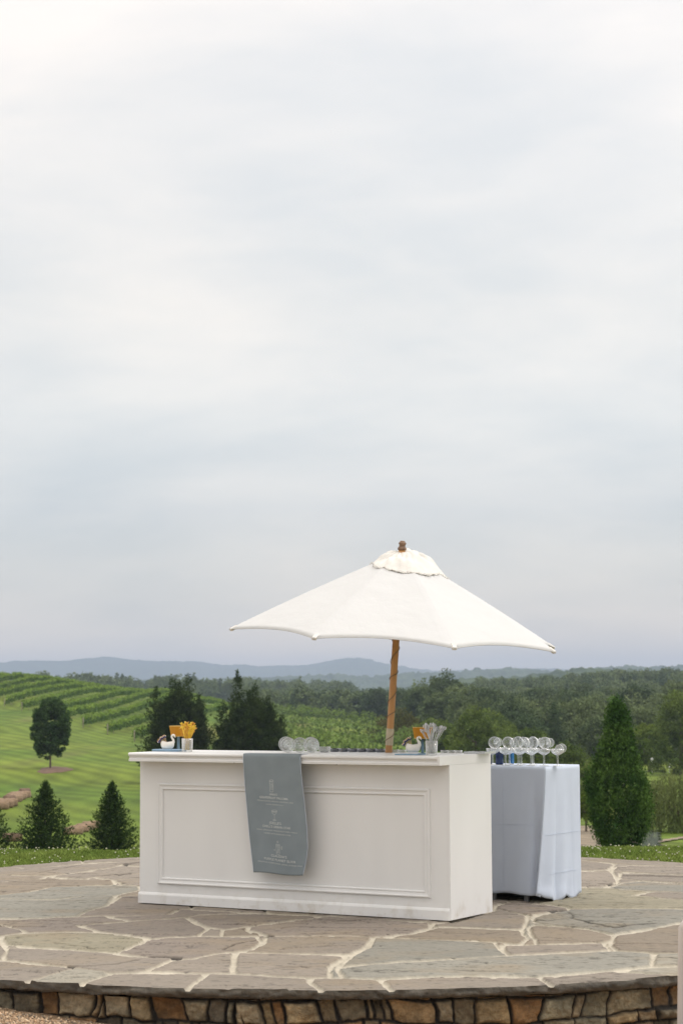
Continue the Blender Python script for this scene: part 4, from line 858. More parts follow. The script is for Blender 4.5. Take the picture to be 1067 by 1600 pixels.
def bar():
    t = thing('bar_counter', 'long white panelled bar with a moulded edge and picture frame moulding', 'bar', BO, (0, 0, YAW))
    g = .014
    b = MB(); b.box(-BL, -.018, .0, .020, g, BH - .058, .001); b.box(-BL, -BL + .018, .0205, BD, g, BH - .058); b.box(-BL + .0185, -.0185, .0205, BD - .002, .12, .138)
    b.build('front_panel', WHITE, t)
    s = MB(); s.prism([(0, g), (BD, g), (BD, BH - .0605), (0, BH - .0605)], -.0175, 0); s.build('side_panel', WHITE, t)
    s = MB(); z0 = BH - .0597; s.prism([(-BOV - .001, z0), (BD, z0), (BD, BH - .0015), (-BOV - .001, BH - .0015)], -.0175, .0004); s.build('end_board', WHITE, t)
    H = BH; pr = [(BD, H), (-.120, H), (-.129, H - .002), (-.1345, H - .007), (-.1355, H - .014), (-.1335, H - .020), (-.126, H - .0235), (-.1225, H - .027), (-.1195, H - .034), (-.1185, H - .040), (-.1190, H - .0425), (-.1265, H - .0435), (-.1285, H - .048), (-.1275, H - .052), (-.1275, H - .0605), (-.02, H - .0605), (-.02, H - .030), (BD, H - .030)]
    MB().prism(pr, -BL - .006, -.018).build('countertop', WHITE, t)
    # base board with a bevelled top
    MB().prism([(-.0005, .013), (-.013, .013), (-.013, .072), (-.0095, .080), (-.0035, .088), (-.0005, .090)], -BL - .004, -.004).build('base_board', WHITE, t)
    # picture frame moulding, mitred
    x0, x1, zb, zt = -2.311, -.144, .152, .853
    prof = [(0, .0005), (0, -.010), (.004, -.016), (.010, -.0165), (.0145, -.012), (.020, -.010), (.030, -.0085), (.034, -.011), (.040, -.011), (.044, -.006), (.044, .0005)]
    V = []; Fs = []; cs = [(x0, zb, 1, 1), (x1, zb, -1, 1), (x1, zt, -1, -1), (x0, zt, 1, -1)]; n = len(prof)
    for cx, cz, sx, sz in cs:
        for w, d in prof: V.append((cx + sx * w, d, cz + sz * w))
    for k in range(4):
        for i in range(n - 1): a = k * n; b_ = ((k + 1) % 4) * n; Fs.append((a + i, b_ + i, b_ + i + 1, a + i + 1))
    MB().add(V, Fs).build('panel_moulding', WHITE, t)
    for px, py in ((365, 1193), (525, 1196)):
        lx = lx_at(px, -.12, 1.0); MB().lathe([(0, 0), (.0035, 0), (.0035, -.003), (0, -.004)], 10, Matrix.Translation((lx, -.112, BH - .0607))).build('screw_head', DARK, t)
bar()

# ------------------------------------------------------------------ menu cloth
def cloth_pt(s, q):
    """s 0..1 across, q 0..1 along the drop; local bar coordinates"""
    top_len = .075; drop = .80; L = q * (top_len + drop)
    e = {0: -1.497, 1: -1.040}
    if L < top_len: ly = -.118 + (top_len - L) - .004 ; z = BH + .0035; k = 0; ly = max(ly, -.128)
    else:
        d = L - top_len; k = d / drop; z = BH - .002 - d
        ly = -.1395 - .0035 * min(1, d / .02) + .006 * math.sin(k * 3) + .035 * k * k
        if d < .012: z = BH + .0035 - d * .45
    xl = np.interp(k, [0, .15, .4, .7, 1], LE); xr = np.interp(k, [0, .15, .4, .62, .78, .88, 1], RE)
    lx = xl + (xr - xl) * s
    ly += (.010 * math.sin(s * 5.2 + k * 2.2) + .012 * math.sin(s * 2.7 - 1.0 + k)) * min(1, k * 2.2) - .028 * max(0, s - .72) * k * 2.4 + .022 * max(0, .18 - s) * k * 3
    z += .012 * k * math.sin(s * 6.0 + .3) * (k > .5) * (k - .5) * 2 * .5
    return Vector((lx, ly, z))
def edge(px, py): return front_at(px, py, -.135)[0]
LE = [edge(381, 1181), edge(382, 1210), edge(384, 1260), edge(386.5, 1315), edge(390.5, 1364)]
RE = [edge(470, 1181), edge(471.5, 1208), edge(475.5, 1255), edge(478.5, 1298), edge(478.8, 1325), edge(476, 1345), edge(470.5, 1365)]
def cloth():
    t = thing('menu_cloth', 'grey blue cloth printed with the drinks list, hanging over the bar front', 'menu cloth', BO, (0, 0, YAW))
    nu, nv = 34, 90; V = []
    for i in range(nu):
        for j in range(nv): V.append(cloth_pt(i / (nu - 1), j / (nv - 1)))
    me = np_mesh('cloth', np.array([tuple(v) for v in V]), grid_faces(nu, nv), True); o = link('cloth', me, SLATE, t)
    md = o.modifiers.new('thick', 'SOLIDIFY'); md.thickness = .0016; md.offset = 0
    # hems: pale edge threads on both long sides
    for s_ in (0.0, 1.0):
        MB().tube([cloth_pt(s_, j / 60) + Vector((0, -.0008, .0)) for j in range(61)], .0016, 6).build('hem', LINEN, t)
    # lettering
    def zq(z): return (.075 + (BH - .002 - z)) / .875
    def place(me):
        co = np.zeros(len(me.vertices) * 3); me.vertices.foreach_get('co', co); return co.reshape(-1, 3)
    def on_cloth(lx, z, lift=.0032):
        q = zq(z); k = max(0, min(1, (BH - .002 - z) / .80)); xl = np.interp(k, [0, .15, .4, .7, 1], LE); xr = np.interp(k, [0, .15, .4, .62, .78, .88, 1], RE)
        s = (lx - xl) / (xr - xl); p = cloth_pt(s, q); return (p.x, p.y - lift, p.z)
    def text(body, px, py, width_px, name='lettering', bold=0.0):
        cu = bpy.data.curves.new('t', 'FONT'); cu.body = body; cu.size = 1; cu.align_x = 'CENTER'; cu.offset = bold; cu.resolution_u = 3; cu.space_character = 1.12
        ob = bpy.data.objects.new('t', cu); COL.objects.link(ob); dg = bpy.context.evaluated_depsgraph_get(); me = bpy.data.meshes.new_from_object(ob.evaluated_get(dg)); bpy.data.objects.remove(ob)
        c = place(me); w = c[:, 0].max() - c[:, 0].min(); x, z = front_at(px, py, -.13); xa, _ = front_at(px - width_px / 2, py, -.13); xb, _ = front_at(px + width_px / 2, py, -.13); k = (xb - xa) / w
        tiltk = .045
        out = [on_cloth(x + a * k, z + b * k - (a * k) * tiltk) for a, b, _ in c]
        me.vertices.foreach_set('co', np.array(out, np.float32).ravel()); me.update(); link(name, me, PRINT, t)
    text("ANN'S", 427.5, 1243, 12, bold=.012); text('GRAPEFRUIT PALOMA', 428, 1248.6, 45, bold=.012)
    text('TEQUILA BLANCO, LIME JUICE, GRAPEFRUIT SODA', 430, 1253.4, 57); text('SALT RIM, GRAPEFRUIT SLICE', 429, 1258.2, 27)
    text("JOELLE'S", 429.5, 1288.2, 19, bold=.012); text("CHELL'S URBAN STAR", 431, 1294, 44, bold=.012)
    text('VODKA, LEMON JUICE, PASSION FRUIT PUREE, VANILLA', 431.5, 1299.5, 64); text('TOPPED WITH SPARKLING WINE', 432, 1304.6, 42)
    text("CLAUDIA'S", 434, 1340, 24, bold=.012); text('PURPLE PLANET ELIXIR', 435, 1346.2, 49, bold=.012)
    text('EMPRESS GIN, ELDERFLOWER, LEMON, LAVENDER SYRUP', 435, 1351.2, 70)
    def strokes(px, py, paths, sc, w=.0016):
        mb = MB(); x0, z0 = front_at(px, py, -.13)
        for pth in paths:
            for (a, b), (c, d) in zip(pth[:-1], pth[1:]):
                L = math.hypot(c - a, d - b); nx, nz = -(d - b) / L, (c - a) / L; q = []
                for (u, v_), sg in (((a, b), 1), ((c, d), 1), ((c, d), -1), ((a, b), -1)): q.append(on_cloth(x0 + u * sc + nx * w * sg * .6, z0 + v_ * sc + nz * w * sg * .6))
                mb.add(q, [(0, 1, 2, 3)])
        mb.build('drink_drawing', PRINT, t)
    arc = lambda cx, cy, rx, ry, a0, a1, n=12: [(cx + rx * math.cos(R(a0 + (a1 - a0) * i / n)), cy + ry * math.sin(R(a0 + (a1 - a0) * i / n))) for i in range(n + 1)]
    strokes(425, 1228.5, [[(-3.6, 9), (-3.0, -8)], [(3.6, 9), (3.0, -8)], arc(0, 9, 3.6, 1.1, 0, 360), arc(0, -8, 3, .9, 180, 360), [(-2.2, 2), (0, 4), (2, 1.5), (-.5, -1), (-2.2, 2)], [(-1.5, -3), (1, -1.5), (2, -4.5), (-.6, -5.5), (-1.5, -3)], [(1, 8), (2.6, -2)], arc(-2.2, 6, 1.6, 1.6, 0, 300, 8)], .0043)
    strokes(428.5, 1274, [arc(0, 7, 5, 1.3, 0, 360), [(-5, 7), (-4, 3.4), (-1, 1.2), (0, .6), (1, 1.2), (4, 3.4), (5, 7)], [(0, .6), (0, -7)], arc(0, -7.5, 3, .8, 0, 360), [(-3.8, 5), (3.8, 5)]], .0043)
    strokes(433, 1326, [[(-3.4, 6), (-3, -8)], [(3.4, 6), (3, -8)], arc(0, 6, 3.4, 1, 0, 360), arc(0, -8, 3, .9, 180, 360), [(-1.8, 3), (.6, 4.5), (2, 2), (0, .4), (-1.8, 3)], [(-.5, -1), (1.8, -.5), (1.4, -3.4), (-.9, -3.6), (-.5, -1)], arc(-.4, -5.6, 1.6, 1.1, 0, 360, 8), arc(-.3, 10.5, 1.2, 1.2, 0, 360, 8), arc(7, 1.4, .9, 2.6, 0, 360, 8), arc(-6.6, -2.6, .6, .8, 0, 360, 6)], .0043)
cloth()

# ------------------------------------------------------------------ umbrella
def umbrella():
    ax = Vector((.072, -.062, 1)).normalized(); base = Vector((.316, 13.82, 1.07)); org = base - ax * (1.05 / ax.z)
    q = Vector((0, 0, 1)).rotation_difference(ax); t = thing('market_umbrella', 'white market umbrella leaning right on a wooden pole through the bar', 'umbrella', org); t.rotation_mode = 'QUATERNION'; t.rotation_quaternion = q
    Lp = (2.475 - org.z) / ax.z            # pole length to the canopy top
    MB().lathe([(0, .0), (.024, .0), (.024, Lp - .01), (0, Lp - .01)], 20).build('pole', WOOD, t)
    zc = (1.07 - org.z) / ax.z
    MB().lathe([(.0243, zc + .052), (.0262, zc + .054), (.0262, zc + .165), (.0243, zc + .167)], 20).build('pole_wrap', mat('pale_tape', (.55, .47, .34), .8, var=.12, vscale=30), t)
    MB().lathe([(0, -.03), (.20, -.03), (.21, -.02), (.20, .01), (.06, .03), (.035, .05), (.033, .22), (.0255, .22)], 28).build('base', DARK, t)
    f0 = Lp - .012
    MB().lathe([(0, f0), (.029, f0), (.031, f0 + .008), (.029, f0 + .017), (.022, f0 + .024), (.0215, f0 + .036), (.026, f0 + .042), (.0275, f0 + .046), (.024, f0 + .051), (.018, f0 + .058), (.016, f0 + .064), (0, f0 + .065)], 20).build('finial', WOODD, t)
    # wire wound round the pole
    P = []; rr = random.Random(4)
    ks = np.linspace(0, 1, 240); turns = 5.2
    for k in ks: a = 2 * math.pi * (turns * k + .12 * math.sin(k * 19)) + 2.0; z = zc + .06 + k * .72; P.append((.028 * math.cos(a), .028 * math.sin(a), z))
    MB().tube(P, .0026, 6).build('wire', WIRE, t)
    # rope loop and knot below the canopy
    P = [(-.026 - .016 * (1 - math.cos(a)), -.02, zc + .80 + .020 * math.sin(a)) for a in np.linspace(0, 2 * math.pi, 20)]; MB().tube(P, .0022, 6).build('cord_loop', WIRE, t)
    # canopy
    RC = 1.185; ph0 = 28; NP = 8; SA = 360 / NP; top = Lp - .025; hgt_c = .60
    zr = lambda k: top - hgt_c * (k ** 1.0) * (1.0) - .035 * math.sin(math.pi * k) * 0 + .0
    def prof(k): return top - hgt_c * (.94 * k + .06 * k * k) + .004 * math.sin(math.pi * k)
    V = []; nr, ns = 26, 14; mb = []
    angs = [R(ph0 + SA * k) for k in range(NP)]
    for p in range(NP):
        a0 = angs[p]; a1 = a0 + R(SA)
        for i in range(nr):
            k = .045 + .955 * i / (nr - 1)
            for j in range(ns):
                s = j / (ns - 1); c0 = np.array([math.cos(a0), -math.sin(a0)]); c1 = np.array([math.cos(a1), -math.sin(a1)]); dirv = c0 * (1 - s) + c1 * s
                sc = 1 - .055 * 4 * s * (1 - s) * max(0, (k - .25) / .75) ** 1.6
                xy = dirv * RC * k * sc; z = prof(k) + .030 * 4 * s * (1 - s) * k ** 2 - .012 * 4 * s * (1 - s) * math.sin(math.pi * k)
                V.append((xy[0], xy[1], z))
    V = np.array(V); base_f = grid_faces(nr, ns); Fq = np.concatenate([base_f + p * nr * ns for p in range(NP)])
    # weld panels by rounding
    key = {}; mp = np.zeros(len(V), int); UV = []
    for i, v in enumerate(np.round(V, 4)):
        kx = tuple(v)
        if kx not in key: key[kx] = len(UV); UV.append(V[i])
        mp[i] = key[kx]
    me = np_mesh('canopy', np.array(UV), mp[Fq], True); o = link('canopy', me, CANVAS, t)
    md = o.modifiers.new('thick', 'SOLIDIFY'); md.thickness = .0025; md.offset = -1
    # seams along the ribs and pocket at each corner
    for k, a in enumerate(angs):
        c, s = math.cos(a), -math.sin(a)
        rb = MB(); rb.tube([(c * RC * q_, s * RC * q_, prof(q_) - .014) for q_ in (.05, .2, .4, .6, .8, .985)], [.010, .010, .009, .009, .008, .007], 8); ribo = rb.build('rib', WOOD, t)
        st = MB(); st.tube([(c * .03, s * .03, top - .49), (c * RC * .5, s * RC * .5, prof(.5) - .02)], .008, 8); st.build('strut', WOOD, ribo)
        pk = MB(); x, y = c * RC * .985, s * RC * .985; M4 = Matrix.Translation((x, y, prof(.985) - .008)) @ Matrix.Rotation(math.atan2(s, c), 4, 'Z') @ Matrix.Rotation(.53, 4, 'Y'); pk.box(-.045, .014, -.018, .018, -.012, .010, .006, M4); pk.build('rib_pocket', GAUZE, ribo)
        sm = MB(); sm.tube([(c * RC * q_, s * RC * q_, prof(q_) + .0005) for q_ in np.linspace(.2, .99, 12)], .0022, 6); sm.build('seam', CANVAS, ribo)
    MB().lathe([(.026, top - .46), (.045, top - .46), (.05, top - .48), (.045, top - .52), (.026, top - .525)], 24).build('hub', WOOD, t)
    # edge binding
    P = []
    for p in range(NP):
        a0 = angs[p]; a1 = a0 + R(SA)
        for j in range(ns - 1):
            s = j / (ns - 1); dirv = np.array([math.cos(a0), -math.sin(a0)]) * (1 - s) + np.array([math.cos(a1), -math.sin(a1)]) * s; sc = 1 - .055 * 4 * s * (1 - s); xy = dirv * RC * sc; P.append((xy[0], xy[1], prof(1) + .030 * 4 * s * (1 - s) - .001))
    P.append(P[0]); MB().tube(P, .0032, 6, False).build('edge_binding', CANVAS, t)
    # crumpled gauze cap with a frayed hem
    nu, nv = 96, 22; V = []; tilt_dir = R(-20)
    for i in range(nu):
        a = 2 * math.pi * i / nu; ca, sa = math.cos(a), math.sin(a)
        Rm = .240 * (1 + .22 * math.cos(a - tilt_dir) + .05 * math.sin(3 * a + .6) + .03 * math.sin(5 * a + 1) + .012 * math.sin(19 * a))
        for j in range(nv):
            k = j / (nv - 1); r = .018 + Rm * k
            hump = math.sin(math.pi * min(1, k * 1.0)) ** .7 if k < 1 else 0; fold = (.015 * math.sin(a * 5 + 4 * k + 2 * math.sin(a * 2)) + .010 * math.sin(a * 9 - 7 * k + 2 * math.sin(a * 3)) + .006 * math.sin(a * 23 + k * 12)) * hump
            bulge = (.040 + .034 * math.cos(a - .1)) * max(0, math.sin(math.pi * min(1, k * 1.02))) ** .8 + .018 * math.cos(a - 2.6) * k * (1 - k) * 4
            edge_k = min(1, (1 - k) * 3); z = prof(min(1, r / RC)) + .004 + bulge * .9 + fold * .9 * edge_k + .004 * math.sin(a * 29 + k * 4) * k; z = max(z, prof(min(1, r / RC)) + .002)
            dth = ((math.degrees(-a) - ph0) % SA) - SA / 2; ke = min(1, r * math.cos(R(dth)) / math.cos(R(SA / 2)) / RC)
            z = z - prof(min(1, r / RC)) + prof(ke) - .001 * k
            V.append((ca * r, sa * r, z))
    o = link('vent_cap', np_mesh('vent_cap', np.array(V), grid_faces(nu, nv, True), True), GAUZE, t); md = o.modifiers.new('thick', 'SOLIDIFY'); md.thickness = .002
    fr = MB(); rs = np.random.RandomState(6)
    for i in range(110):
        a = rs.rand() * 6.283; ii = int(a / (2 * math.pi) * nu) % nu; e = Vector(V[ii * nv + nv - 1]); c, s = math.cos(a), math.sin(a); L = rs.uniform(.008, .03)
        p1 = e + Vector((c * L * .5, s * L * .5, rs.uniform(-.006, .012))) ; p2 = e + Vector((c * L + rs.normal() * .01, s * L + rs.normal() * .01, rs.uniform(-.012, .006))); fr.tube([e, p1, p2], [.0016, .0014, .0008], 4)
    for i in range(0, nu, 1):
        e0 = Vector(V[i * nv + nv - 1]); e1 = Vector(V[((i + 1) % nu) * nv + nv - 1]); w = .006; fr.tube([e0, (e0 + e1) / 2 + Vector((0, 0, rs.uniform(-.006, .005))), e1], [w * rs.uniform(.5, 1), w * rs.uniform(.3, 1.1), w * .7], 5)
    fr.build('frayed_hem', GAUZE, t)['kind'] = 'part'
umbrella()

# ------------------------------------------------------------------ things on the bar
def on_bar(px, ly, z=BH + .0006): lx = lx_at(px, ly, z); return bw(lx, ly, z)
def swan(px, ly, sc, label, picks, seed, fat=1.0):
    t = thing('swan_dish', label, 'swan dish', on_bar(px, ly, BH + .017), (0, 0, 0)); t.scale = (sc,) * 3
    # body
    prof = [(0, 0), (.026, 0), (.034, .004), (.043, .018), (.046, .034), (.040, .048), (.034, .052), (.036, .0525), (.0335, .050), (.037, .042), (.040, .030), (.034, .014), (0, .008)]
    mb = MB(); V = []; n = 36
    for r, z in prof:
        for k in range(n):
            a = 2 * math.pi * k / n; x = r * math.cos(a) * 1.12; y = r * math.sin(a) * .8; V.append((x, y, z + .010 * max(0, -math.cos(a)) * (z / .05) ** 2 + .006 * max(0, math.cos(a)) * (z / .05) ** 2))
    mb.add(V, [(i * n + k, i * n + (k + 1) % n, (i + 1) * n + (k + 1) % n, (i + 1) * n + k) for i in range(len(prof) - 1) for k in range(n)], True); mb.build('body', PORC, t)
    nk = [(.034, 0, .036), (.044, 0, .052), (.043, 0, .068), (.036, 0, .080), (.030, 0, .091), (.033, 0, .101), (.042, 0, .105), (.050, 0, .101), (.055, 0, .093), (.059, 0, .086)]
    MB().tube(nk, [.014 * fat, .0105 * fat, .0085 * fat, .0078, .0072, .0072, .0078, .0080, .006, .002], 12).build('neck', PORC, t)
    MB().tube([(.055, 0, .093), (.061, 0, .085)], [.0045, .001], 8).build('beak', mat('orange_glaze', (.6, .22, .03), .3), t)
    rs = random.Random(seed); cols = [mat('navy_tip', (.03, .03, .16), .4), mat('rose_tip', (.62, .26, .22), .4), mat('gold_tip', (.62, .42, .12), .4), mat('pearl_tip', (.75, .70, .60), .3)]
    pm = mat('pick_wood', (.55, .40, .22), .6)
    for k in range(picks):
        a = R(100 + 62 * k / (picks - 1)); L = .066 + .008 * rs.random(); y = rs.uniform(-.014, .014); o0 = Vector((-.004, y * .4, .030)); d = Vector((math.cos(a), y * 4, math.sin(a))).normalized(); p = o0 + d * L
        pk = MB(); pk.tube([o0, p], .0012, 5); po = pk.build('cocktail_pick', pm, t)
        MB().lathe([(0, -.005), (.0045, -.003), (.005, .002), (0, .006)], 10, Matrix.Translation(p - d * .008) @ d.to_track_quat('Z', 'Y').to_matrix().to_4x4()).build('band', cols[0], po)
        MB().lathe([(0, -.003), (.0036, .0), (.0044, .004), (0, .008)], 10, Matrix.Translation(p) @ d.to_track_quat('Z', 'Y').to_matrix().to_4x4()).build('tip', cols[[3, 2, 3, 1][k % 4]], po)
    return t
def coasters(px0, px1, ly, label, n, seed):
    xa, xb = lx_at(px0, ly, BH), lx_at(px1, ly, BH); w = (xb - xa); rs = random.Random(seed); c = bw((xa + xb) / 2, ly, BH + .0006)
    t = thing('napkin_stack', label, 'napkins', c, (0, 0, YAW))
    for k in range(n):
        mb = MB(); a = rs.uniform(-.06, .06); mb.box(-w / 2, w / 2, -.055, .055, 0, .0036, .0012, Matrix.Translation((rs.uniform(-.003, .003), rs.uniform(-.003, .003), k * .0040)) @ Matrix.Rotation(a, 4, 'Z')); mb.build('napkin', BLUE, t)
def table_lamp(px, ly, label, seed):
    t = thing('table_lamp', label, 'lamp', on_bar(px, ly), (0, 0, .3)); H = .178
    MB().lathe([(0, 0), (.036, 0), (.037, .004), (.030, .008), (.012, .010), (.0095, .014), (.0095, H - .05), (0, H - .05)], 28).build('stem', TEAL, t)
    V = []; n = 96; prof = [(.052, H - .072), (.058, H - .036), (.0635, H)]
    for r, z in prof:
        for k in range(n): a = 2 * math.pi * k / n; q = r * (1 + (.035 if k % 2 else -.035)); V.append((q * math.cos(a), q * math.sin(a), z))
    o = MB().add(V, [(i * n + k, i * n + (k + 1) % n, (i + 1) * n + (k + 1) % n, (i + 1) * n + k) for i in range(2) for k in range(n)]).build('lamp_shade', AMBER, t); md = o.modifiers.new('t', 'SOLIDIFY'); md.thickness = .002
    for z, r in ((H, .0655), (H - .072, .0535)): MB().tube([(r * math.cos(a), r * math.sin(a), z) for a in np.linspace(0, 2 * math.pi, 49)], .0022, 6).build('shade_trim', mat('gold_trim', (.70, .45, .10), .4), t)
def tumbler_mesh(mb, r, h, th=.003, b=.010): return mb.lathe([(0, .0), (r * .93, 0), (r * .95, .002), (r, h), (r - th, h), (r * .92 - th, b), (0, b)], 32)
def stirrers(px, ly, label, mt, seed, kind, n, spread, hmax):
    t = thing('stirrer_glass', label, 'glass of stirrers', on_bar(px, ly), (0, 0, 0)); tumbler_mesh(MB(), .040, .094).build('glass', GLASS, t); rs = random.Random(seed); MT = [mt, mt if kind == 'disc' else AMBER, mt]
    for k in range(n):
        a = rs.random() * 6.283; rb = rs.uniform(.0, .028); rt_ = spread * math.sqrt(rs.random()); p0 = Vector((math.cos(a + 3.14) * rb, math.sin(a + 3.14) * rb, .0125)); p1 = Vector((math.cos(a) * rt_, math.sin(a) * rt_ * .8, hmax * rs.uniform(.80, 1.0) - .12 * rt_))
        d = (p1 - p0).normalized(); rr = .036; tt = 1.0
        # keep the stick inside the rim of the glass
        zz = .09; q = p0 + d * ((zz - p0.z) / d.z); m_ = math.hypot(q.x, q.y)
        if m_ > rr: f = rr / m_; q = Vector((q.x * f, q.y * f, zz)); d = (q - p0).normalized(); p1 = p0 + d * (hmax * rs.uniform(.82, 1.0)) / 1.0
        mb = MB(); mb.tube([p0, p1], [.0017, .0020], 6)
        M4 = Matrix.Translation(p1) @ d.to_track_quat('Z', 'Y').to_matrix().to_4x4() @ Matrix.Rotation(rs.random() * 6.28, 4, 'Z')
        if kind == 'disc': mb.lathe([(0, -.0014), (.0125, -.0014), (.0135, 0), (.0125, .0014), (0, .0014)], 20, M4 @ Matrix.Translation((0, 0, .010)) @ Matrix.Rotation(math.pi / 2, 4, 'X'))
        else:
            for q_ in range(4):
                b = q_ * math.pi / 2 + .3; mb.tube([M4 @ Vector((0, 0, -.006)), M4 @ Vector((math.cos(b) * .007, math.sin(b) * .003, .004)), M4 @ Vector((math.cos(b) * .011, math.sin(b) * .004, .013))], [.0022, .0030, .0010], 5)
            mb.tube([M4 @ Vector((0, 0, -.03)), M4 @ Vector((.004, 0, -.022)), M4 @ Vector((0, 0, -.014))], [.0015, .0028, .0015], 5)
        mb.build('stirrer', MT[k % 3], t)
def coupe_prof(r=.05, h=.125, bowl=.045, foot=.034):
    o = [(0, 0), (foot, 0), (foot, .002), (foot * .6, .004), (.008, .008), (.0062, .02), (.0062, h - bowl - .012), (.007, h - bowl - .004), (r * .45, h - bowl + .004), (r * .82, h - bowl + .013), (r * .97, h - bowl + .026), (r, h)]
    i = [(r - .0022, h), (r * .97 - .0022, h - bowl + .027), (r * .80 - .001, h - bowl + .0155), (r * .4, h - bowl + .0075), (0, h - bowl + .005)]
    return o + i
def coupe(name, label, loc, rot, group, r=.05, h=.125, bowl=.045, parent_mesh=[{}]):
    key = (r, h, bowl)
    if key not in parent_mesh[0]:
        o = MB().lathe(coupe_prof(r, h, bowl), 40).build(name, GLASS); parent_mesh[0][key] = o.data
    else: o = link(name, parent_mesh[0][key])
    o.location = loc; o.rotation_euler = rot; return tag(o, label, 'glass', group)
def bar_things():
    coasters(244.5, 285, .20, 'pale blue napkin stack under the left swan dish', 4, 1)
    swan(262, .20, .96, 'white swan dish with striped navy and rose cocktail picks, left end of the bar', 13, 1)
    table_lamp(279, .36, 'small lamp with pleated amber shade behind the left swan dish', 1)
    stirrers(293, .17, 'clear glass crammed with gold leaf topped stirrers', AMBERL, 5, 'leaf', 46, .062, .205)
    coasters(623, 660, .06, 'pale blue napkin stack under the right swan dish', 2, 4)
    swan(645, .07, .96, 'white swan dish with purple tipped picks near the umbrella pole', 13, 2, 1.35)
    table_lamp(660, .22, 'small lamp with amber shade half hidden behind the clear stirrers', 2)
    stirrers(674, .03, 'clear glass crammed with clear disc topped stirrers', PLASTIC, 9, 'disc', 38, .080, .195)
    # glasses lying on their sides, rims towards the viewer
    face = math.atan2(-13.3, 0); G = 'glasses lying on the bar'
    yaw = lambda lean: (R(90), 0, lean)
    spots = [(450.5, .27, .0, 'left one of the three front glasses lying rim forward on the bar'), (468.5, .27, .06, 'middle one of the three front glasses lying rim forward on the bar'), (487.5, .27, -.05, 'right one of the three front glasses lying rim forward on the bar'),
             (446.5, .47, .1, 'lying glass behind the left front glass, its rim showing above'), (486, .47, -.08, 'lying glass behind the right front glass, its rim showing above')]
    for px, ly, ln, lb in spots:
        p = on_bar(px, ly, BH + .0535); d = Vector((math.sin(ln), -math.cos(ln), 0))    # rim direction
        coupe('coupe_glass', lb, p - d * .10, (R(90) + 0.0, 0, ln), G, .0525, .115, .042)
    p = on_bar(507, .40, BH + .001); o = MB()
    for k in range(2): o.lathe([(0, 0), (.026, 0), (.040, .010), (.0435, .026), (.0415, .026), (.038, .0115), (.025, .003), (0, .003)], 32, Matrix.Translation((0, 0, k * .012)))
    b = o.build('bowl_stack', GLASS); b.location = p; tag(b, 'short stack of shallow clear bowls right of the lying glasses', 'bowls')
    # row of shallow dishes at the back of the counter
    names = ['first', 'second', 'third', 'fourth', 'fifth', 'sixth']
    for k in range(6):
        px = 523 + k * 14.3; o = MB().lathe([(0, 0), (.026, 0), (.032, .004), (.0345, .024), (.0325, .024), (.030, .006), (0, .004)], 28).build('shallow_dish', SMOKE); o.location = on_bar(px, .53); tag(o, f'smoky shallow glass dish, {names[k]} from the left in the row ending at the pole', 'dish', 'smoky dishes left of the pole')
    for k, (px, lb) in enumerate(((617, 'clear shallow dish touching the right side of the pole'), (629, 'clear shallow dish between the pole and the right swan'), (694, 'clear shallow dish just right of the clear stirrers'), (705, 'clear shallow dish in the middle of the three right of the clear stirrers'), (716, 'clear shallow dish at the right end of the back row'))):
        o = MB().lathe([(0, 0), (.020, 0), (.025, .004), (.0265, .019), (.0245, .019), (.023, .006), (0, .004)], 28).build('shallow_dish', GLASS); o.location = on_bar(px, .53); tag(o, lb, 'dish', 'clear dishes right of the pole')
    c = bw(lx_at(753, .53, BH), .50, BH + .0008); o = MB(); o.box(-.085, .075, -.08, .08, 0, .003, .001); 
    for a in ((-.085, -.082, -.08, .08), (.072, .075, -.08, .08), (-.0818, .0718, -.08, -.077), (-.0818, .0718, .077, .08)): o.box(a[0], a[1], a[2], a[3], .0032, .014)
    b = o.build('serving_tray', PLASTIC); b.location = c; b.rotation_euler = (0, 0, YAW); tag(b, 'flat clear tray at the right back corner of the bar', 'tray')
bar_things()

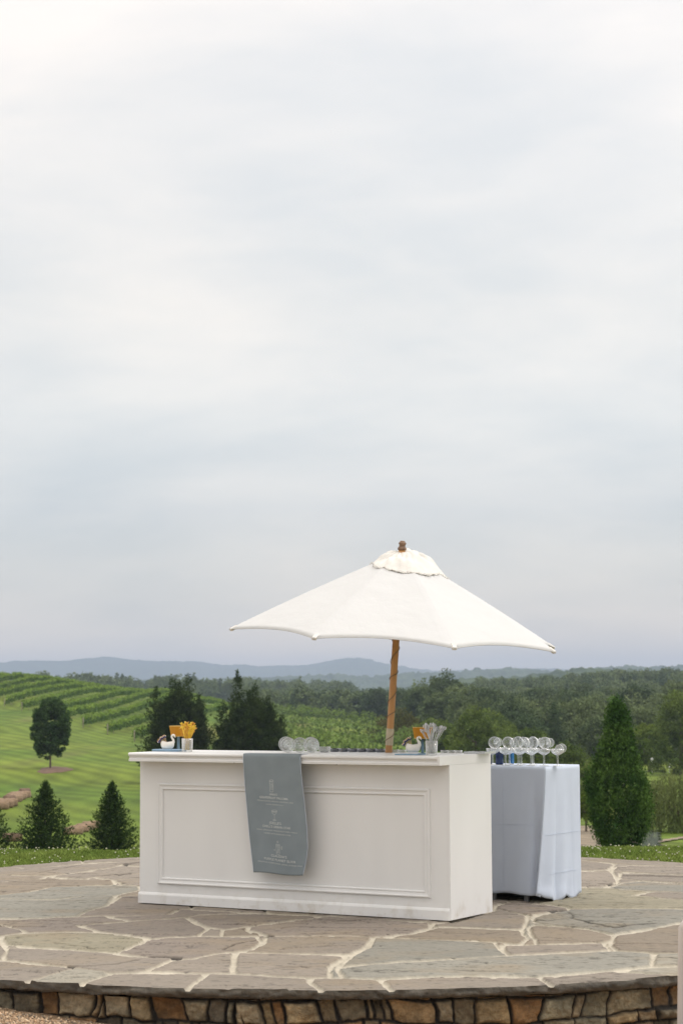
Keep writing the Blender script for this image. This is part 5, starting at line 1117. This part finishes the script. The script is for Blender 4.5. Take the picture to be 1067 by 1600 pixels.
# ------------------------------------------------------------------ cloth covered table
TO = Vector((1.430, 14.187, 0)); TH = .952; TL, TD = 1.83, .590
def tw(lx, ly, z=0): return TO + BU * lx + BV * ly + Vector((0, 0, z))
def table():
    t = thing('folding_table', 'folding table with grey legs hidden under the pale blue cloth', 'table', TO, (0, 0, YAW))
    MB().box(-TL, 0, 0, TD, TH - .045, TH - .004, .006).build('tabletop', mat('table_plastic', (.5, .5, .49), .6), t)
    for lx in (-1.62, -.44, -.19):
        for ly in ((.05, TD - .06) if lx != -.19 else (.07,)): MB().box(lx - .016, lx + .016, ly - .016, ly + .016, 0.0, TH - .046, .004).build('leg', mat('grey_leg', (.30, .30, .30), .5), t)
    c = thing('tablecloth', 'pale blue cloth draped to the ground over the table right of the bar', 'tablecloth', TO, (0, 0, YAW))
    # perimeter: left along the front to the near corner, round to the right side, back edge, left side
    segs = [(-TL, 0, 0, 0), (0, 0, 0, TD), (0, TD, -TL, TD), (-TL, TD, -TL, 0)]; P = []; N_ = []; S = []
    L = [TL, TD, TL, TD]; nn = [150, 80, 60, 30]; tot = 0; rc = .012
    for (x0, y0, x1, y1), l, n in zip(segs, L, nn):
        for i in range(n):
            u_ = i / n; P.append((x0 + (x1 - x0) * u_, y0 + (y1 - y0) * u_)); S.append(tot + l * u_)
            dx, dy = (x1 - x0) / l, (y1 - y0) / l; nx, ny = dy, -dx
            e = .05 / l      # blend normals at the corners
            N_.append((nx, ny))
        tot += l
    m = len(P); N_ = np.array(N_, float); 
    for _ in range(3): N_ = (np.roll(N_, 1, 0) + N_ + np.roll(N_, -1, 0)) / 3
    nv = 46; V = np.zeros((m, nv, 3)); S = np.array(S)
    for i in range(m):
        s = S[i]; nx, ny = N_[i] / (np.linalg.norm(N_[i]) + 1e-9)
        dc = s - TL                     # distance from the near corner, minus = front face, plus = right face
        for j in range(nv):
            k = j / (nv - 1); kk = max(0, k - .04) / .96
            if 0 <= dc <= TD:           # right face: full length, soft vertical folds, flared hem
                off = .004 + .034 * kk ** 1.1 * math.exp(-dc / .2) + .030 * kk ** .8 * (abs(math.sin(dc * 13 + .9 - .5 * k)) ** .7 - .6) + .012 * kk * math.sin(dc * 37 + 2.0 + k * 2)
                drop = TH - .006 + .012 * math.sin(dc * 17) * 0; hem = .004 + .006 * (1 + math.sin(dc * 26))
                off += .014 * math.exp(-((k - .97) / .05) ** 2) * (.6 + .4 * math.sin(dc * 30))
            elif dc < 0:                # front face: flat and slightly short, hem swagged up near the corner
                w = math.exp(-((dc + .06) / .10) ** 2)
                off = .004 + .006 * kk + .004 * kk * math.sin(dc * 9) - .035 * kk * math.exp(-((dc + .085) / .030) ** 2) + .012 * math.exp(-((dc + .42) / .02) ** 2) * kk * .25 + .020 * kk * math.exp(-((dc + .20) / .09) ** 2) + .012 * w * kk ** 1.5
                hem = .055 + .02 * math.exp(-((dc + .3) / .12) ** 2) + .012 * math.sin(dc * 5) - .045 * math.exp(-((dc + .0) / .05) ** 2)
            else: off = .004 + .006 * kk + .006 * kk * math.sin(s * 15); hem = .02
            if 0 <= dc <= TD: off = .004 + (off - .004) * (1 - .92 * (dc / TD) ** 1.5)
            elif dc > TD: off = .003
            near = math.exp(-abs(dc) / .16) if dc >= 0 else math.exp(-(dc / .022) ** 2)
            sx_, sy_ = -.085 * near * kk ** 1.1, -.050 * near * kk ** 1.05
            z = TH - (TH - hem) * k; r0 = .006 * (1 - math.exp(-j * .8)); z = TH + .0 - (TH - hem) * k - (.0 if j else 0); z += (.05 * math.exp(-(dc / .035) ** 2) + .014 * math.sin(dc * 24) * (dc > 0)) * kk ** 8
            V[i, j] = (P[i][0] + nx * (off if j else 0) + (sx_ if j else 0), P[i][1] + ny * (off if j else 0) + (sy_ if j else 0), z + .0008)
    me = np_mesh('drape', V.reshape(-1, 3), grid_faces(m, nv, True), True); o = link('drape', me, LINEN, c); md = o.modifiers.new('t', 'SOLIDIFY'); md.thickness = .0018; md.offset = 1
    gx, gy = np.linspace(-TL, 0, 40), np.linspace(0, TD, 16); X, Y = np.meshgrid(gx, gy, indexing='ij'); Z = TH + .0012 + .0012 * (vnoise(X * 6, Y * 6, 3, 2) - .5)
    link('cloth_top', np_mesh('cloth_top', np.stack([X, Y, Z], -1).reshape(-1, 3), grid_faces(40, 16), True), LINEN, c)
    # pressed creases of the folded cloth
    mb = MB()
    def crease(pts): 
        mb.tube(pts, .0010, 5)
    def surf(dc, z, up=.0005):
        i = int(np.argmin(np.abs(S - (TL + dc)))); col = V[i]; zz = col[::-1, 2]; x = np.interp(z, zz, col[::-1, 0]); y = np.interp(z, zz, col[::-1, 1]); nx, ny = N_[i] / np.linalg.norm(N_[i]); return (x + nx * .0024, y + ny * .0024, z)
    crease([surf(d_, .545) for d_ in np.linspace(-1.2, -.09, 40)]); crease([surf(d_, .475) for d_ in np.linspace(.03, .6, 30)]); crease([surf(-.325, z_) for z_ in np.linspace(.1, .93, 30)]); crease([surf(d_, .20) for d_ in np.linspace(.08, .5, 24)])
    mb.build('creases', LINEN, c)
    # under cloth seen below the hem, and the tucked corner
    o = MB(); pts = [(-1.2, .085, .10), (-.30, .085, .105)]; V2 = []
    for i in range(30):
        lx = -1.25 + i * .0345; 
        for z in (.20, .12, .075 - .012 * math.sin(lx * 8)): V2.append((lx, .06 + .01 * math.sin(lx * 20), z))
    oo = link('lining', np_mesh('lining', np.array(V2), grid_faces(30, 3), True), LINEN, c); md = oo.modifiers.new('t', 'SOLIDIFY'); md.thickness = .002
    # glasses on the table
    G = 'stemmed glasses standing on the blue cloth table'; H = .122; r = .0465
    def tlx(px, ly): d = ray(px, 1190); k = d.x / d.y; q = TO + BV * ly; return (k * q.y - q.x) / (BU.x - k * BU.y)
    words = ['leftmost', 'second', 'third', 'fourth', 'fifth', 'rightmost']
    for k, px in enumerate((769.5, 789.5, 809.5, 829.5, 849.5, 870.7)):
        ly = .16; coupe('stemmed_glass', f'{words[k]} upright glass in the front row on the blue cloth', tw(tlx(px, ly), ly, TH + .003), (0, 0, 0), G, r, H, .043)
    for k, px in enumerate((776, 795.5, 814, 832.5)):
        ly = .34; coupe('stemmed_glass', f'{words[k]} upright glass in the back row on the blue cloth'.replace('fourth', 'rightmost'), tw(tlx(px, ly), ly, TH + .003), (0, 0, 0), G, r, H, .043)
    G2 = 'glasses lying across the upright glasses'
    lying = [(773, .20, .35, 0, 'leftmost lying glass resting on the upright glasses'), (794.5, .2, .55, 0, 'second lying glass from the left, resting on the upright glasses'), (811, .30, .8, 0, 'third lying glass, overlapping the one to its right'), (819, .18, .6, 0, 'fourth lying glass, overlapping the one to its left'), (834, .28, .75, 0, 'fifth lying glass from the left on the upright glasses'), (852, .2, .5, 0, 'sixth lying glass, last large one before the right end'), (874, .17, .3, 0, 'small lying glass at the right end of the upright glasses')]
    for px, ly, ln, _, lb in lying:
        small = px == 874; rr = .030 if small else .0445; p = tw(tlx(px, ly), ly, TH + H + .004 + rr - (.030 if small else .006)); d = Vector((math.sin(-ln), -math.cos(-ln), 0))
        coupe('lying_glass', lb, p - d * .085, (R(90), 0, -ln), G2, rr, .10, .040)
    # blue bottles among the stems
    nb = mat('navy_glass', (.012, .03, .10), .08, spec=.6); lb_ = mat('azure_glass', (.03, .16, .36), .08, spec=.6)
    for px, ly, mm, rr, lb in ((780, .30, nb, .029, 'navy blue tumbler behind the leftmost upright glasses'), (798.5, .42, lb_, .020, 'lighter blue tumbler behind the second upright glass'), (764.5, .30, nb, .018, 'dark blue tumbler beside the right end of the bar')):
        o = MB().lathe([(0, 0), (rr * .9, 0), (rr, .006), (rr, .082), (rr * .92, .092), (rr * .86, .092), (rr * .9, .08), (rr * .86, .012), (0, .010)], 28).build('blue_tumbler', mm); o.location = tw(tlx(px, ly), ly, TH + .003); tag(o, lb, 'glass')
table()

# ------------------------------------------------------------------ chair at the right edge
def chair():
    y = 7.6; p = at_y(1056, 1437, y); g = float(gz(p.x)) ; Ht = p.z - g
    t = thing('garden_chair', 'pale whitewashed chair cut off by the right edge, in front of the stone wall', 'chair', (p.x + .02, y, g), (0, 0, R(-18)))
    ww = mat('whitewashed_wood', (.50, .46, .43), .7, var=.12, vscale=12, stretch=(1, 1, .2)); cu = mat('blue_cushion', (.10, .17, .34), .9)
    for x in (0.0, .46):
        s = 1 if x == 0 else -1
        MB().tube([(x - .028 * s, .03, 0), (x - .012 * s, .01, .42), (x, .0, .78), (x + .006 * s, .0, Ht - .03), (x + .022 * s, .0, Ht)], [.019, .021, .020, .019, .015], 12).build('back_post', ww, t)
        MB().tube([(x, -.44, 0), (x, -.44, .43)], [.016, .019], 10).build('leg', ww, t)
        MB().tube([(x, -.44, .22), (x, .012, .22)], .011, 8).build('stretcher', ww, t)
    MB().tube([(.02, 0, Ht), (.12, .01, Ht + .012), (.23, .015, Ht + .016), (.34, .01, Ht + .012), (.44, 0, Ht)], .018, 10).build('top_rail', ww, t)
    for z in (.52, ): MB().tube([(.0, .004, z), (.46, .004, z)], .014, 10).build('back_rail', ww, t)
    MB().box(.035, .425, -.006, .012, .55, Ht - .02, .006).build('back_panel', mat('grey_canvas', (.42, .40, .38), .9), t)
    MB().box(-.02, .48, -.46, .02, .425, .45, .008).build('seat', ww, t)
    MB().box(.0, .46, -.44, -.01, .452, .50, .02).build('cushion', cu, t)
chair()
